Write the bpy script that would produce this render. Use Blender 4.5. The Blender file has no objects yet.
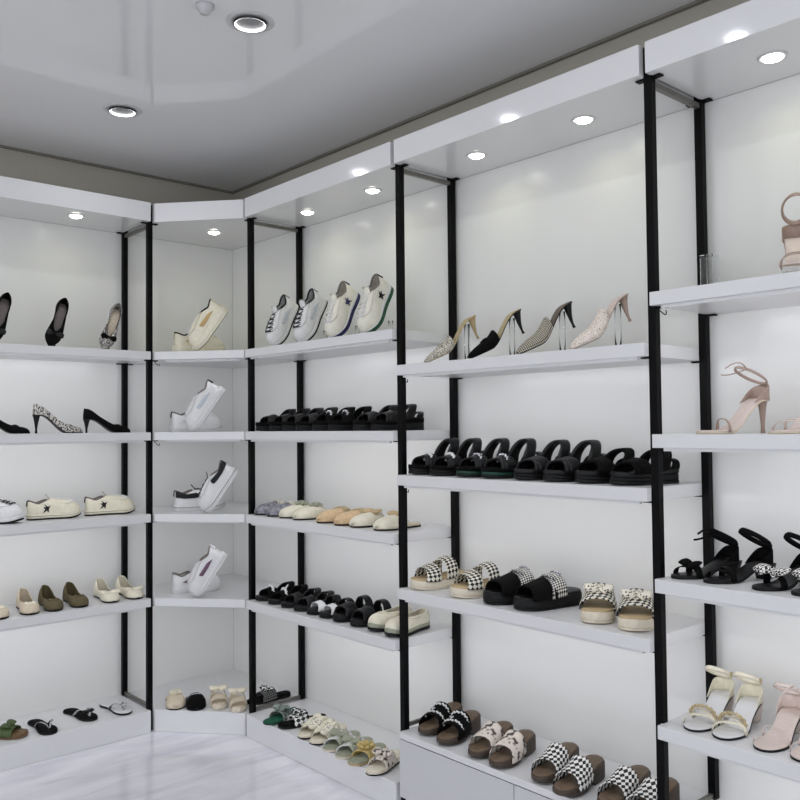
import bpy, math, random
from mathutils import Vector, Matrix, Euler
random.seed(7)
C = bpy.context.scene.collection
SC = bpy.context.scene
PI = math.pi

# ---------------------------------------------------------------- camera
cam_d = bpy.data.cameras.new('camera'); cam = bpy.data.objects.new('camera', cam_d); C.objects.link(cam)
cam_d.sensor_width = 36.0; cam_d.lens = 850.9 / 800 * 36.0; cam_d.clip_start = 0.05
_F = Vector((0.66521, 0.74597, 0.03198)); _R = Vector((0.74652, -0.66529, -0.0096)); _U = _R.cross(_F)
cam.matrix_world = Matrix(((_R.x, _U.x, -_F.x, 0), (_R.y, _U.y, -_F.y, 0), (_R.z, _U.z, -_F.z, 1.5), (0, 0, 0, 1)))
SC.camera = cam

# ---------------------------------------------------------------- world, light levels, exposure
w = bpy.data.worlds.new('world'); SC.world = w; w.use_nodes = True
w.node_tree.nodes['Background'].inputs[0].default_value = (0.90, 0.93, 1.0, 1)
w.node_tree.nodes['Background'].inputs[1].default_value = 1.45
SC.view_settings.view_transform = 'Standard'; SC.view_settings.look = 'None'
SC.view_settings.gamma = 1.0; SC.view_settings.use_curve_mapping = False
SC.view_settings.exposure = 0.0
SC.cycles.max_bounces = 10; SC.cycles.diffuse_bounces = 5; SC.cycles.glossy_bounces = 5
SC.cycles.transmission_bounces = 8; SC.cycles.transparent_max_bounces = 12
SC.cycles.caustics_reflective = False; SC.cycles.caustics_refractive = False
SC.cycles.sample_clamp_indirect = 4.0
ROOM_W = 1.45          # watts of one ceiling spot
ROOM_COL = (0.93, 0.95, 1.0)
PEL_W = 0.17            # watts of one shelf-top downlight
PEL_COL = (1.0, 1.0, 0.58)
STRIP_W = 0.62         # watts of one light strip under a shelf board
STRIP_COL = (0.95, 0.95, 1.0)

# ---------------------------------------------------------------- materials
def lin(c):
    return tuple(((x / 255) / 12.92 if x <= 10 else (((x / 255) + .055) / 1.055) ** 2.4) for x in c)
MATS = {}
def nodes(name):
    m = bpy.data.materials.new(name); m.use_nodes = True
    nt = m.node_tree; return m, nt, nt.nodes['Principled BSDF']
def pmat(name, rgb, rough=.5, metal=0., spec=.5, noise=.06, nscale=40., bump=0., coat=0., rgb2=None, sheen=0.):
    """plain stuff with a slight procedural mottling"""
    if name in MATS: return MATS[name]
    m, nt, b = nodes(name)
    b.inputs['Roughness'].default_value = rough; b.inputs['Metallic'].default_value = metal
    b.inputs['Specular IOR Level'].default_value = spec; b.inputs['Coat Weight'].default_value = coat
    if sheen: b.inputs['Sheen Weight'].default_value = sheen
    tc = nt.nodes.new('ShaderNodeTexCoord'); n = nt.nodes.new('ShaderNodeTexNoise')
    n.inputs['Scale'].default_value = nscale; n.inputs['Detail'].default_value = 3
    nt.links.new(tc.outputs['Object'], n.inputs['Vector'])
    r = nt.nodes.new('ShaderNodeValToRGB'); c = lin(rgb)
    c2 = lin(rgb2) if rgb2 else tuple(x * (1 - noise * 2) for x in c)
    r.color_ramp.elements[0].position = .35; r.color_ramp.elements[1].position = .65
    r.color_ramp.elements[0].color = (*c2, 1); r.color_ramp.elements[1].color = (*c, 1)
    nt.links.new(n.outputs['Fac'], r.inputs['Fac']); nt.links.new(r.outputs['Color'], b.inputs['Base Color'])
    if bump:
        bp = nt.nodes.new('ShaderNodeBump'); bp.inputs['Strength'].default_value = bump; bp.inputs['Distance'].default_value = .002
        nt.links.new(n.outputs['Fac'], bp.inputs['Height']); nt.links.new(bp.outputs['Normal'], b.inputs['Normal'])
    MATS[name] = m; return m
def checker(name, a, b_, cell, rough=.6, rot=.785, space='UV'):
    if name in MATS: return MATS[name]
    m, nt, b = nodes(name); b.inputs['Roughness'].default_value = rough
    uv = nt.nodes.new('ShaderNodeTexCoord'); mp = nt.nodes.new('ShaderNodeMapping'); mp.inputs['Rotation'].default_value = (0, 0, rot)
    ck = nt.nodes.new('ShaderNodeTexChecker'); ck.inputs['Scale'].default_value = 1 / cell
    ck.inputs['Color1'].default_value = (*lin(a), 1); ck.inputs['Color2'].default_value = (*lin(b_), 1)
    nt.links.new(uv.outputs[space], mp.inputs[0]); nt.links.new(mp.outputs[0], ck.inputs['Vector'])
    nt.links.new(ck.outputs['Color'], b.inputs['Base Color']); MATS[name] = m; return m
def speckle(name, a, b_, scale, thr=.5, rough=.5, metal=0., soft=.03, kind='voronoi'):
    """woven, tweed, glitter or leopard stuff: two colours split by a cell pattern"""
    if name in MATS: return MATS[name]
    m, nt, b = nodes(name); b.inputs['Roughness'].default_value = rough; b.inputs['Metallic'].default_value = metal
    tc = nt.nodes.new('ShaderNodeTexCoord')
    if kind == 'voronoi':
        n = nt.nodes.new('ShaderNodeTexVoronoi'); n.inputs['Scale'].default_value = scale; out = n.outputs['Distance']
    else:
        n = nt.nodes.new('ShaderNodeTexNoise'); n.inputs['Scale'].default_value = scale; n.inputs['Detail'].default_value = 2; out = n.outputs['Fac']
    nt.links.new(tc.outputs['Object'], n.inputs['Vector'])
    r = nt.nodes.new('ShaderNodeValToRGB')
    r.color_ramp.elements[0].position = max(0, thr - soft); r.color_ramp.elements[1].position = min(1, thr + soft)
    r.color_ramp.elements[0].color = (*lin(a), 1); r.color_ramp.elements[1].color = (*lin(b_), 1)
    nt.links.new(out, r.inputs['Fac']); nt.links.new(r.outputs['Color'], b.inputs['Base Color'])
    MATS[name] = m; return m
def glow(name, rgb, s):
    if name in MATS: return MATS[name]
    m, nt, b = nodes(name); b.inputs['Base Color'].default_value = (.8, .8, .8, 1)
    b.inputs['Emission Color'].default_value = (*rgb, 1); b.inputs['Emission Strength'].default_value = s
    MATS[name] = m; return m

M_PANEL = pmat('white_gloss_panel', (226, 226, 223), .24, noise=.006, nscale=3, spec=.45)
M_BOARD = pmat('white_board', (222, 222, 222), .3, noise=.006, nscale=5)
M_PLINTH = pmat('white_laminate', (226, 226, 226), .28, noise=.008, nscale=4)
M_CAB = pmat('cabinet_laminate', (205, 205, 206), .35, noise=.01, nscale=4)
M_BLACK = pmat('black_steel', (4, 4, 5), .5, noise=.1, nscale=60, spec=.12)
M_STEEL = pmat('grey_steel', (120, 118, 112), .4, metal=.6, noise=.05)
M_WALL = pmat('grey_wall_paint', (176, 172, 160), .8, noise=.01, nscale=8)
M_CEIL = pmat('stretch_ceiling', (232, 232, 232), .045, noise=.008, nscale=1.5, spec=.5)
M_TRIM = pmat('dark_ceiling_trim', (124, 120, 110), .5, noise=.03)
M_ROOM = pmat('room_paint', (225, 225, 225), .7, noise=.01)
M_ALU = pmat('lamp_ring', (200, 200, 200), .35, noise=.02)
M_CHROME = pmat('chrome', (200, 200, 205), .18, metal=1., noise=.02)
def marble():
    m, nt, b = nodes('marble_floor'); b.inputs['Roughness'].default_value = .1
    tc = nt.nodes.new('ShaderNodeTexCoord'); mp = nt.nodes.new('ShaderNodeMapping')
    mp.inputs['Scale'].default_value = (1.6, 6.5, 1); mp.inputs['Rotation'].default_value = (0, 0, .72)
    n = nt.nodes.new('ShaderNodeTexNoise'); n.inputs['Scale'].default_value = 1.6; n.inputs['Detail'].default_value = 9; n.inputs['Distortion'].default_value = .6
    nt.links.new(tc.outputs['Object'], mp.inputs[0]); nt.links.new(mp.outputs[0], n.inputs['Vector'])
    r = nt.nodes.new('ShaderNodeValToRGB'); e = r.color_ramp.elements
    e[0].position = .34; e[0].color = (*lin((219, 219, 227)), 1); e[1].position = .6; e[1].color = (*lin((242, 241, 246)), 1)
    k = e.new(.47); k.color = (*lin((232, 231, 238)), 1)
    nt.links.new(n.outputs['Fac'], r.inputs['Fac']); nt.links.new(r.outputs['Color'], b.inputs['Base Color']); return m
M_FLOOR = marble()
def acrylic():
    m, nt, b = nodes('clear_acrylic'); b.inputs['Roughness'].default_value = .02; b.inputs['IOR'].default_value = 1.3
    b.inputs['Transmission Weight'].default_value = 1.; b.inputs['Base Color'].default_value = (.95, .96, .97, 1)
    n = nt.nodes.new('ShaderNodeTexNoise'); n.inputs['Scale'].default_value = 30
    bp = nt.nodes.new('ShaderNodeBump'); bp.inputs['Strength'].default_value = .02
    nt.links.new(n.outputs['Fac'], bp.inputs['Height']); nt.links.new(bp.outputs['Normal'], b.inputs['Normal']); return m
M_ACRYL = acrylic()

# ---------------------------------------------------------------- mesh helpers
class MB:
    def __init__(s): s.v = []; s.f = []; s.uv = {}
    def add(s, vs, fs, uvs=None):
        o = len(s.v); s.v += [tuple(p) for p in vs]; s.f += [tuple(i + o for i in f) for f in fs]
        if uvs:
            for i, q in enumerate(uvs): s.uv[o + i] = q
        return s
    def box(s, x0, x1, y0, y1, z0, z1):
        return s.add([(x0,y0,z0),(x1,y0,z0),(x1,y1,z0),(x0,y1,z0),(x0,y0,z1),(x1,y0,z1),(x1,y1,z1),(x0,y1,z1)],
                     [(0,3,2,1),(4,5,6,7),(0,1,5,4),(1,2,6,5),(2,3,7,6),(3,0,4,7)])
    def prism(s, poly, z0, z1):
        n = len(poly)
        a = sum(poly[i][0] * poly[(i+1) % n][1] - poly[(i+1) % n][0] * poly[i][1] for i in range(n))
        if a < 0: poly = poly[::-1]
        return s.add([(x, y, z0) for x, y in poly] + [(x, y, z1) for x, y in poly],
                     [tuple(range(n - 1, -1, -1)), tuple(range(n, 2 * n))] + [(i, (i+1) % n, (i+1) % n + n, i + n) for i in range(n)])
    def loft(s, rings, caps=True, close=False):
        n = len(rings[0]); vs = [p for r in rings for p in r]; fs = []
        m = len(rings)
        for j in range(m if close else m - 1):
            for i in range(n):
                a = j * n + i; b = j * n + (i+1) % n; c = ((j+1) % m) * n + (i+1) % n; d = ((j+1) % m) * n + i
                fs.append((a, b, c, d))
        if caps and not close: fs += [tuple(range(n - 1, -1, -1)), tuple(range((m-1)*n, m*n))]
        return s.add(vs, fs)
    def grid(s, rows, uvs=None):
        n = len(rows[0]); vs = [p for r in rows for p in r]
        fs = [(j*n+i, j*n+i+1, (j+1)*n+i+1, (j+1)*n+i) for j in range(len(rows)-1) for i in range(n-1)]
        return s.add(vs, fs, [q for r in uvs for q in r] if uvs else None)
    def tube(s, pts, r, n=6, closed=False):
        P = [Vector(p) for p in pts]; m = len(P); rings = []; up = None
        for i, p in enumerate(P):
            if closed: t = P[(i+1) % m] - P[i-1]
            else: t = P[min(i+1, m-1)] - P[max(i-1, 0)]
            t.normalize()
            if up is None: up = Vector((0,0,1)) if abs(t.z) < .9 else Vector((1,0,0))
            a = t.cross(up); a = a.normalized() if a.length > 1e-6 else Vector((1,0,0)); b = a.cross(t); up = b
            rr = r(i / max(1, m-1)) if callable(r) else r
            ra, rb = rr if isinstance(rr, tuple) else (rr, rr)
            rings.append([p + a * math.cos(2*PI*k/n) * ra + b * math.sin(2*PI*k/n) * rb for k in range(n)])
        return s.loft(rings, not closed, closed)
    def ball(s, c, r, nu=10, nv=7, M=None):
        rx, ry, rz = r if isinstance(r, tuple) else (r, r, r); c = Vector(c); vs = []; 
        for j in range(nv + 1):
            th = PI * (.03 + .94 * j / nv)
            for i in range(nu):
                q = Vector((rx*math.sin(th)*math.cos(2*PI*i/nu), ry*math.sin(th)*math.sin(2*PI*i/nu), rz*math.cos(th)))
                vs.append(c + (M @ q if M else q))
        fs = [(j*nu+i, (j+1)*nu+i, (j+1)*nu+(i+1) % nu, j*nu+(i+1) % nu) for j in range(nv) for i in range(nu)]
        fs += [tuple(range(nu)), tuple(range((nv+1)*nu-1, nv*nu-1, -1))]
        return s.add(vs, fs)
    def build(s, name, mat, parent=None, smooth=True, bevel=0., solid=0., off=1., sub=0):
        me = bpy.data.meshes.new(name); me.from_pydata([tuple(v) for v in s.v], [], s.f); me.validate(clean_customdata=False)
        if s.uv:
            l = me.uv_layers.new(name='UVMap')
            for lp in me.loops: l.data[lp.index].uv = s.uv.get(lp.vertex_index, (0, 0))
        if smooth: me.polygons.foreach_set('use_smooth', [True] * len(me.polygons))
        me.materials.append(mat); me.update()
        o = bpy.data.objects.new(name, me); C.objects.link(o); o.parent = parent
        if bevel:
            b = o.modifiers.new('bevel', 'BEVEL'); b.width = bevel; b.segments = 2; b.limit_method = 'ANGLE'
        if solid:
            d = o.modifiers.new('solid', 'SOLIDIFY'); d.thickness = solid; d.offset = off
        if sub:
            d = o.modifiers.new('sub', 'SUBSURF'); d.levels = sub; d.render_levels = sub
        return o
def empty(name, loc=(0, 0, 0), rz=0.):
    o = bpy.data.objects.new(name, None); o.empty_display_size = .05; C.objects.link(o); o.location = loc; o.rotation_euler = (0, 0, rz); return o
def tag(o, label, cat, group=None):
    o['label'] = label; o['category'] = cat
    if group: o['group'] = group
    return o
def struct(o): o['kind'] = 'structure'; return o
def lamp(name, kind, loc, watts, col, parent=None, size=.04, angle=None, aim=None):
    d = bpy.data.lights.new(name, kind); d.energy = watts; d.color = col
    if kind == 'SPOT': d.spot_size = angle; d.spot_blend = .6; d.shadow_soft_size = size
    elif kind == 'AREA': d.shape = 'DISK'; d.size = size
    else: d.shadow_soft_size = size
    o = bpy.data.objects.new(name, d); C.objects.link(o); o.location = loc; o.parent = parent
    if aim: o.rotation_euler = Vector(aim).to_track_quat('-Z', 'Y').to_euler()
    return o

# ---------------------------------------------------------------- measures of the place (metres)
AX, DEP, LIP = 2.2655, .294, .041           # front posts of the right wall, frame depth, board overhang
YA, YB, YC = 3.652, 2.530, 1.391            # right wall frames
YD = .25
BY, XL = 4.054, 1.916                       # left wall front posts
XK = XL - 1.14
AW, BW = 2.585, 4.37                        # back panel faces
ZT, ZP = 2.551, 2.646                       # underside and top of the pelmets
ZC = 2.90
PH = .013                                   # half a post
FX, FY = AX - LIP, BY - LIP                 # board fronts
TH = .04

# ---------------------------------------------------------------- shell
struct(MB().box(-3.6, AW + .25, -3.4, BW + .25, -.1, 0).build('floor', M_FLOOR, smooth=False))
struct(MB().box(-3.6, AW + .25, -3.4, BW + .25, ZC, ZC + .1).build('ceiling', M_CEIL, smooth=False))
struct(MB().box(AW + .014, AW + .25, -3.4, BW + .25, 0, ZC).build('wall_right', M_WALL, smooth=False))
struct(MB().box(-3.6, AW + .014, BW + .014, BW + .25, 0, ZC).build('wall_left', M_WALL, smooth=False))
struct(MB().box(AW - .004, AW + .012, -3.4, BW - .004, ZC - .010, ZC).build('trim_1', M_TRIM, smooth=False))
struct(MB().box(-3.6, AW + .012, BW - .004, BW + .012, ZC - .010, ZC).build('trim_2', M_TRIM, smooth=False))

def panel(x0, x1, y0, y1, label):
    tag(MB().box(x0, x1, y0, y1, .0006, ZT).build('back_panel', M_PANEL, smooth=False, bevel=.001), label, 'panel', 'glossy back panels')
panel(AW, AW + .012, YA, BW, 'narrow white glossy panel on the right side of the corner bay')
panel(AW, AW + .012, YB + .001, YA - .001, 'white glossy back panel behind the bay with the four tilted star sneakers')
panel(AW, AW + .012, YC + .001, YB - .001, 'white glossy back panel behind the wide middle bay with heeled mules')
panel(AW, AW + .012, YD, YC - .001, 'white glossy back panel behind the strappy sandals at the right edge')
panel(XL + .001, AW, BW, BW + .012, 'white glossy back panel behind the white sneakers in the corner bay')
panel(XK, XL - .001, BW, BW + .012, 'white glossy back panel of the left bay, behind pumps and ballet flats')

# ---------------------------------------------------------------- boards with notched corners round the posts
G, NP = .0105, .0145
def outline_right(y0, y1):
    """board between the frames at y0 < y1 on the right wall"""
    xs = [AX, AX + DEP]; p = [(FX, y0 + G), (FX, y1 - G)]
    for xc in xs: p += [(xc - NP, y1 - G), (xc - NP, y1 - NP), (xc + NP, y1 - NP), (xc + NP, y1 - G)]
    p += [(AW - .0006, y1 - G), (AW - .0006, y0 + G)]
    for xc in xs[::-1]: p += [(xc + NP, y0 + G), (xc + NP, y0 + NP), (xc - NP, y0 + NP), (xc - NP, y0 + G)]
    return p
def outline_left(x0, x1):
    ys = [BY, BY + DEP]; p = [(x0 + G, FY), (x1 - G, FY)]
    for yc in ys: p += [(x1 - G, yc - NP), (x1 - NP, yc - NP), (x1 - NP, yc + NP), (x1 - G, yc + NP)]
    p += [(x1 - G, BW - .0006), (x0 + G, BW - .0006)]
    for yc in ys[::-1]: p += [(x0 + G, yc + NP), (x0 + NP, yc + NP), (x0 + NP, yc - NP), (x0 + G, yc - NP)]
    return p
def outline_corner():
    p = [(XL + G, FY + .004), (FX + .004, YA + G)]
    for xc in (AX, AX + DEP): p += [(xc - NP, YA + G), (xc - NP, YA + NP), (xc + NP, YA + NP), (xc + NP, YA + G)]
    p += [(AW - .0006, YA + G), (AW - .0006, BW - .0006), (XL + G, BW - .0006)]
    for yc in (BY + DEP, BY): p += [(XL + G, yc + NP), (XL + NP, yc + NP), (XL + NP, yc - NP), (XL + G, yc - NP)]
    return p
O1, O2, O3 = outline_right(YB, YA), outline_right(YC, YB), outline_right(YD, YC)
OL, OC = outline_left(XK, XL), outline_corner()
LV = {'L': (1.892, 1.486, 1.078, .659), 'C': (1.892, 1.486, 1.078, .659), 'A': (1.892, 1.486, 1.078, .659),
      'B': (1.745, 1.312, .868), 'D': (1.893, 1.472, 1.048, .624)}
PL, CT = .108, .312
BAYS = {'L': (OL, 'left bay'), 'C': (OC, 'corner bay'), 'A': (O1, 'bay right of the corner'), 'B': (O2, 'wide middle bay'), 'D': (O3, 'bay at the right edge')}
ON = {'L': ('black bow pumps', 'dark high heels', 'cream star sneakers', 'ballet flats'),
      'C': ('cream chunky sneakers', 'all-white sneakers', 'black and white sneakers', 'white and grey sneakers'),
      'A': ('tilted star sneakers', 'black chunky sandals', 'closed-toe slippers', 'sandals and pale loafers'),
      'B': ('heeled mules on clear stands', 'black platform sandals', 'cream and black platform slides'),
      'D': ('propped nude sandal', 'nude stiletto sandals', 'black strappy sandals', 'cream strappy heels')}
ORD = ('top', 'second', 'third', 'fourth')
M_STRIP = glow('light_strip_diffuser', (.95, .95, 1.), 3.)
ENDS = {'A': ((FX, YB), (FX, YA)), 'B': ((FX, YC), (FX, YB)), 'D': ((FX, YD), (FX, YC)), 'L': ((XK, FY), (XL, FY)), 'C': ((XL, FY), (FX, YA))}
def light_strip(o, bay, z):
    """slim channel behind the front edge of a board, shining back and down on the panel"""
    (x0, y0), (x1, y1) = ENDS[bay]; d = Vector((x1 - x0, y1 - y0, 0)); ln = d.length; d.normalize(); n = Vector((1, 0, 0)) if bay in 'ABD' else Vector((0, 1, 0)) if bay == 'L' else Vector((.761, .649, 0))
    s, e = .045, ln - .045; p = Vector((x0, y0, z - TH - .0006)) + n * (.055 if bay == 'C' else .012)
    def bar(a, b_, za, zb):
        q = [p + d * s + n * a, p + d * e + n * a, p + d * e + n * b_, p + d * s + n * b_]
        return MB().prism([(v.x, v.y) for v in q], p.z + za, p.z + zb)
    cm = bar(0, .004, -.009, 0)
    for e0, e1 in ((s - .004, s - .0005), (e + .0005, e + .004)):
        q = [p + d * e0, p + d * e1, p + d * e1 + n * .012, p + d * e0 + n * .012]; cm.prism([(v.x, v.y) for v in q], p.z - .009, p.z)
    c = cm.build('light_channel', M_BOARD, o, smooth=False)
    bar(.0042, .0062, -.0078, -.001).build('diffuser', M_STRIP, c, smooth=False)
    l = lamp('strip_lamp', 'AREA', p + d * (ln / 2) + n * .009 + Vector((0, 0, -.006)), STRIP_W * ln, STRIP_COL)
    l.data.shape = 'RECTANGLE'; l.data.size = ln - .1; l.data.size_y = .008; l.data.spread = 2.9
    zax = -(n * .80 + Vector((0, 0, -.60))); yax = zax.cross(d)
    l.matrix_world = Matrix(((d.x, yax.x, zax.x, l.location.x), (d.y, yax.y, zax.y, l.location.y), (d.z, yax.z, zax.z, l.location.z), (0, 0, 0, 1)))
for b, zs in LV.items():
    for i, z in enumerate(zs):
        o = tag(MB().prism(BAYS[b][0], z - TH, z).build('display_shelf', M_BOARD, smooth=False, bevel=.0015),
            '%s white shelf of the %s, under the %s' % (ORD[i], BAYS[b][1], ON[b][i]), 'shelf', 'white shelf boards')
        light_strip(o, b, z)
for b, ol in (('L', 'under flip flops'), ('C', 'under small flats'), ('A', 'under checkered slides')):
    tag(MB().prism(BAYS[b][0], .0004, PL).build('display_plinth', M_PLINTH, smooth=False, bevel=.002),
        'low white plinth of the %s, %s' % (BAYS[b][1], ol), 'plinth', 'low white plinths')
tag(MB().prism(O3, .0004, .14).build('display_plinth', M_PLINTH, smooth=False, bevel=.002), 'low white plinth of the bay at the right edge', 'plinth', 'low white plinths')

# base cabinet of the wide middle bay
cab = tag(empty('base_cabinet', (FX, (YB + YC) / 2, 0)), 'white base cabinet under the wooden clogs in the wide middle bay', 'cabinet')
def under(o, p):
    o.parent = p; o.matrix_parent_inverse = Matrix.Translation(-p.location); return o
under(MB().prism(O2, CT - .024, CT).build('cabinet_top', M_BOARD, smooth=False, bevel=.0015), cab)
under(MB().box(FX + .022, AX - NP - .001, YC + .008, YB - .008, .06, CT - .0245).build('carcass', M_CAB, smooth=False), cab)
under(MB().box(AX + NP + .001, AX + DEP - NP - .001, YC + .016, YB - .016, .0005, CT - .0245).build('carcass', M_CAB, smooth=False), cab)
under(MB().box(FX + .04, AX - NP - .002, YC + .02, YB - .02, .0005, .0595).build('toe_kick', M_CAB, smooth=False), cab)
ym = (YC + YB) / 2 
for y0, y1 in ((YC + .009, 1.935), (1.939, YB - .009)):
    under(MB().box(FX + .003, FX + .0215, y0, y1, .062, CT - .029).build('door', M_CAB, smooth=False, bevel=.001), cab)

# pelmets with their downlights
M_LENS = glow('downlight_lens', (1., .99, .86), 11.)
M_PELM = pmat('pelmet_gloss', (222, 222, 222), .09, noise=.006, nscale=5)
def pelmet(b, spots, label):
    o = MB().prism(BAYS[b][0], ZT, ZP).build('pelmet', M_BOARD, smooth=False, bevel=.0015); o.data.materials[0] = M_PELM; tag(o, label, 'pelmet', 'white pelmets with downlights')
    for (x, y) in spots:
        r = MB(); n = 28
        prof = [(.029, 0), (.029, -.003), (.038, -.0035), (.041, -.001), (.041, .0)]
        r.loft([[(x + q * math.cos(2*PI*k/n), y + q * math.sin(2*PI*k/n), ZT - .0005 + z) for k in range(n)] for q, z in prof], caps=False)
        d = r.build('downlight', M_ALU, o)
        l = MB(); l.loft([[(x + q * math.cos(2*PI*k/n), y + q * math.sin(2*PI*k/n), ZT + z) for k in range(n)] for q, z in ((.0285, -.0006), (.0285, -.004), (.025, -.0085), (.016, -.012), (.005, -.0132))])
        l.build('lens', M_LENS, d)
        lamp('downlight_lamp', 'AREA', (x, y, ZT - .016), PEL_W, PEL_COL, None, .05).data.spread = 2.6
pelmet('L', [(1.574, 4.135), (.95, 4.135)], 'long white pelmet over the left bay with one lit downlight in view')
pelmet('C', [(2.267, 4.021)], 'short diagonal white pelmet over the corner bay')
pelmet('A', [(2.404, 3.359), (2.404, 2.865)], 'white pelmet over the bay right of the corner')
pelmet('B', [(2.40, 2.232), (2.40, 1.731)], 'white pelmet over the wide middle bay')
pelmet('D', [(2.405, 1.079), (2.405, .55)], 'white pelmet over the bay at the right edge of the photo')

# black ladder frames
def ladder(loc, rz, lv_plus, lv_minus, label, foot):
    """frame in local axes: y runs along the wall, x into the wall; local origin at the front post foot"""
    t = tag(empty('upright_frame', loc, rz), label, 'shelf frame', 'black upright frames')
    for x in (0, DEP):
        MB().box(x - PH, x + PH, -PH, PH, .001 if x == 0 else foot + .001, ZP - .003).build('post', M_BLACK, t, smooth=False, bevel=.0015)
    MB().box(PH, DEP - PH, -.008, .008, ZT - .026, ZT - .010).build('crossbar', M_STEEL, t, smooth=False)
    MB().box(PH, DEP - PH, -.006, .006, foot + .006, foot + .02).build('crossbar', M_STEEL, t, smooth=False)
    for sg, lv in ((1, lv_plus), (-1, lv_minus)):
        for z in list(lv) + [ZT + TH]:
            zz = z - TH
            for x in (0, DEP):
                y0, y1 = sorted((sg * PH, sg * .042))
                MB().box(x - .011, x + .011, y0, y1, zz - .0055, zz - .001).build('bracket', M_BLACK, t, smooth=False)
    for z in lv_minus[:2]:
        pts = [(-.012 - .0 * k, -.02 - .012 * math.sin(k / 8 * PI * .9) - .003 * k, z - TH - .006 - .022 * math.sin(k / 8 * PI * .86)) for k in range(9)]
        MB().tube(pts, .0018, 5).build('hook', M_BLACK, t)
    return t
ladder((AX, YA, 0), 0, LV['C'], LV['A'], 'black post frame between the corner bay and the bay right of it', PL)
ladder((AX, YB, 0), 0, LV['A'], LV['B'], 'black post frame left of the heeled mules, beside the cabinet', CT)
ladder((AX, YC, 0), 0, LV['B'], LV['D'], 'large black post frame at right, by the nude strappy sandals', CT)
ladder((XL, BY, 0), PI / 2, LV['L'], LV['C'], 'black post frame between the left bay and the corner bay', PL)

# ceiling downlights
M_CORE = glow('ceiling_lamp_core', (1., 1., 1.), 5.)
M_DISC = pmat('lamp_disc', (120, 120, 122), .5, noise=.02)
M_RIM = pmat('lamp_gap', (30, 30, 32), .5)
def ring(x, y, prof, n=36): return [[(x + q * math.cos(2*PI*k/n), y + q * math.sin(2*PI*k/n), ZC + z) for k in range(n)] for q, z in prof]
def ceiling_light(x, y, label):
    t = empty('ceiling_light', (x, y, ZC)); tag(t, label, 'ceiling light', 'round ceiling downlights')
    MB().loft(ring(0, 0, [(.056, -ZC - .0004), (.056, -ZC - .004), (.078, -ZC - .004), (.083, -ZC - .0004)]), caps=False).build('trim_ring', M_ALU, t)
    MB().loft(ring(0, 0, [(.0555, -ZC - .0005), (.0555, -ZC - .012), (.0535, -ZC - .012), (.0535, -ZC - .0005)]), caps=False).build('gap_ring', M_RIM, t)
    MB().loft(ring(0, 0, [(.053, -ZC - .0005), (.053, -ZC - .0115), (.052, -ZC - .0115), (.0515, -ZC - .0005)]), caps=False).build('glowing_rim', M_CORE, t)
    MB().loft(ring(0, 0, [(.051, -ZC - .0005), (.051, -ZC - .003), (.045, -ZC - .004)])).build('disc', M_DISC, t)
    lamp('ceiling_lamp', 'AREA', (x, y, ZC - .02), ROOM_W, ROOM_COL, None, .06).data.spread = PI
ceiling_light(1.546, 2.49, 'larger round ceiling downlight near the top of the photo')
ceiling_light(1.553, 3.548, 'smaller round ceiling downlight toward the left wall')
for i, (x, y) in enumerate([(1.54, 1.43), (1.54, .37), (.4, 3.548), (.4, 2.4), (.4, 1.3), (-.8, 3.4), (-.8, 2.1), (-.8, .8), (.4, .1), (-2.1, 2.6), (-2.1, 1.0)]):
    ceiling_light(x, y, 'round ceiling downlight outside the photo')
dome = MB(); dome.loft(ring(1.37, 2.486, [(.03, -.0004), (.029, -.012), (.018, -.02), (.017, -.028), (.004, -.03)], 20))
tag(dome.build('smoke_detector', M_ALU), 'small pale round knob on the ceiling beside the larger downlight', 'detector')
sp = MB(); _x, _y = 0, 0
# ---------------------------------------------------------------- shoe anatomy
def lerp(a, b, t): return a + (b - a) * t
def interp(u, xs, ys):
    if u <= xs[0]: return ys[0]
    for i in range(1, len(xs)):
        if u <= xs[i]: return lerp(ys[i-1], ys[i], (u - xs[i-1]) / (xs[i] - xs[i-1]))
    return ys[-1]
def sstep(t): t = max(0., min(1., t)); return t * t * (3 - 2 * t)
US = [0, .012, .04, .09, .17, .28, .4, .52, .62, .7, .78, .85, .91, .955, .985, 1]
SHAPES = {'round': [.10, .38, .58, .72, .77, .74, .70, .80, .93, 1.0, .99, .92, .78, .60, .38, .14],
          'point': [.10, .34, .52, .64, .69, .64, .60, .74, .90, .95, .88, .70, .48, .30, .17, .07],
          'wide':  [.12, .45, .68, .82, .86, .85, .85, .90, .97, 1.0, 1.0, .95, .83, .66, .45, .18]}
class Last:
    """plan and side profile of one shoe: u runs 0 (heel) to 1 (toe) along +x"""
    def __init__(s, L=.24, W=.085, shape='round', lift=0., t=.006, spring=.0, ball=.66, seat=.16):
        s.L, s.W, s.shape, s.lift, s.t, s.spring, s.ball, s.seat = L, W, shape, lift, t, spring, ball, seat
    def x(s, u): return (u - .5) * s.L
    def hw(s, u): return interp(u, US, SHAPES[s.shape]) * s.W / 2
    def cy(s, u): return .07 * s.W * math.sin(PI * min(1, u * 1.1)) - .02 * s.W
    def zf(s, u):
        """underside of the foot"""
        return s.lift * (1 - sstep((u - s.seat) / (s.ball - s.seat))) + s.spring * max(0, (u - .72) / .28) ** 2
def useq(n=22): return [.5 - .5 * math.cos(PI * i / n) for i in range(n + 1)]
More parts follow.
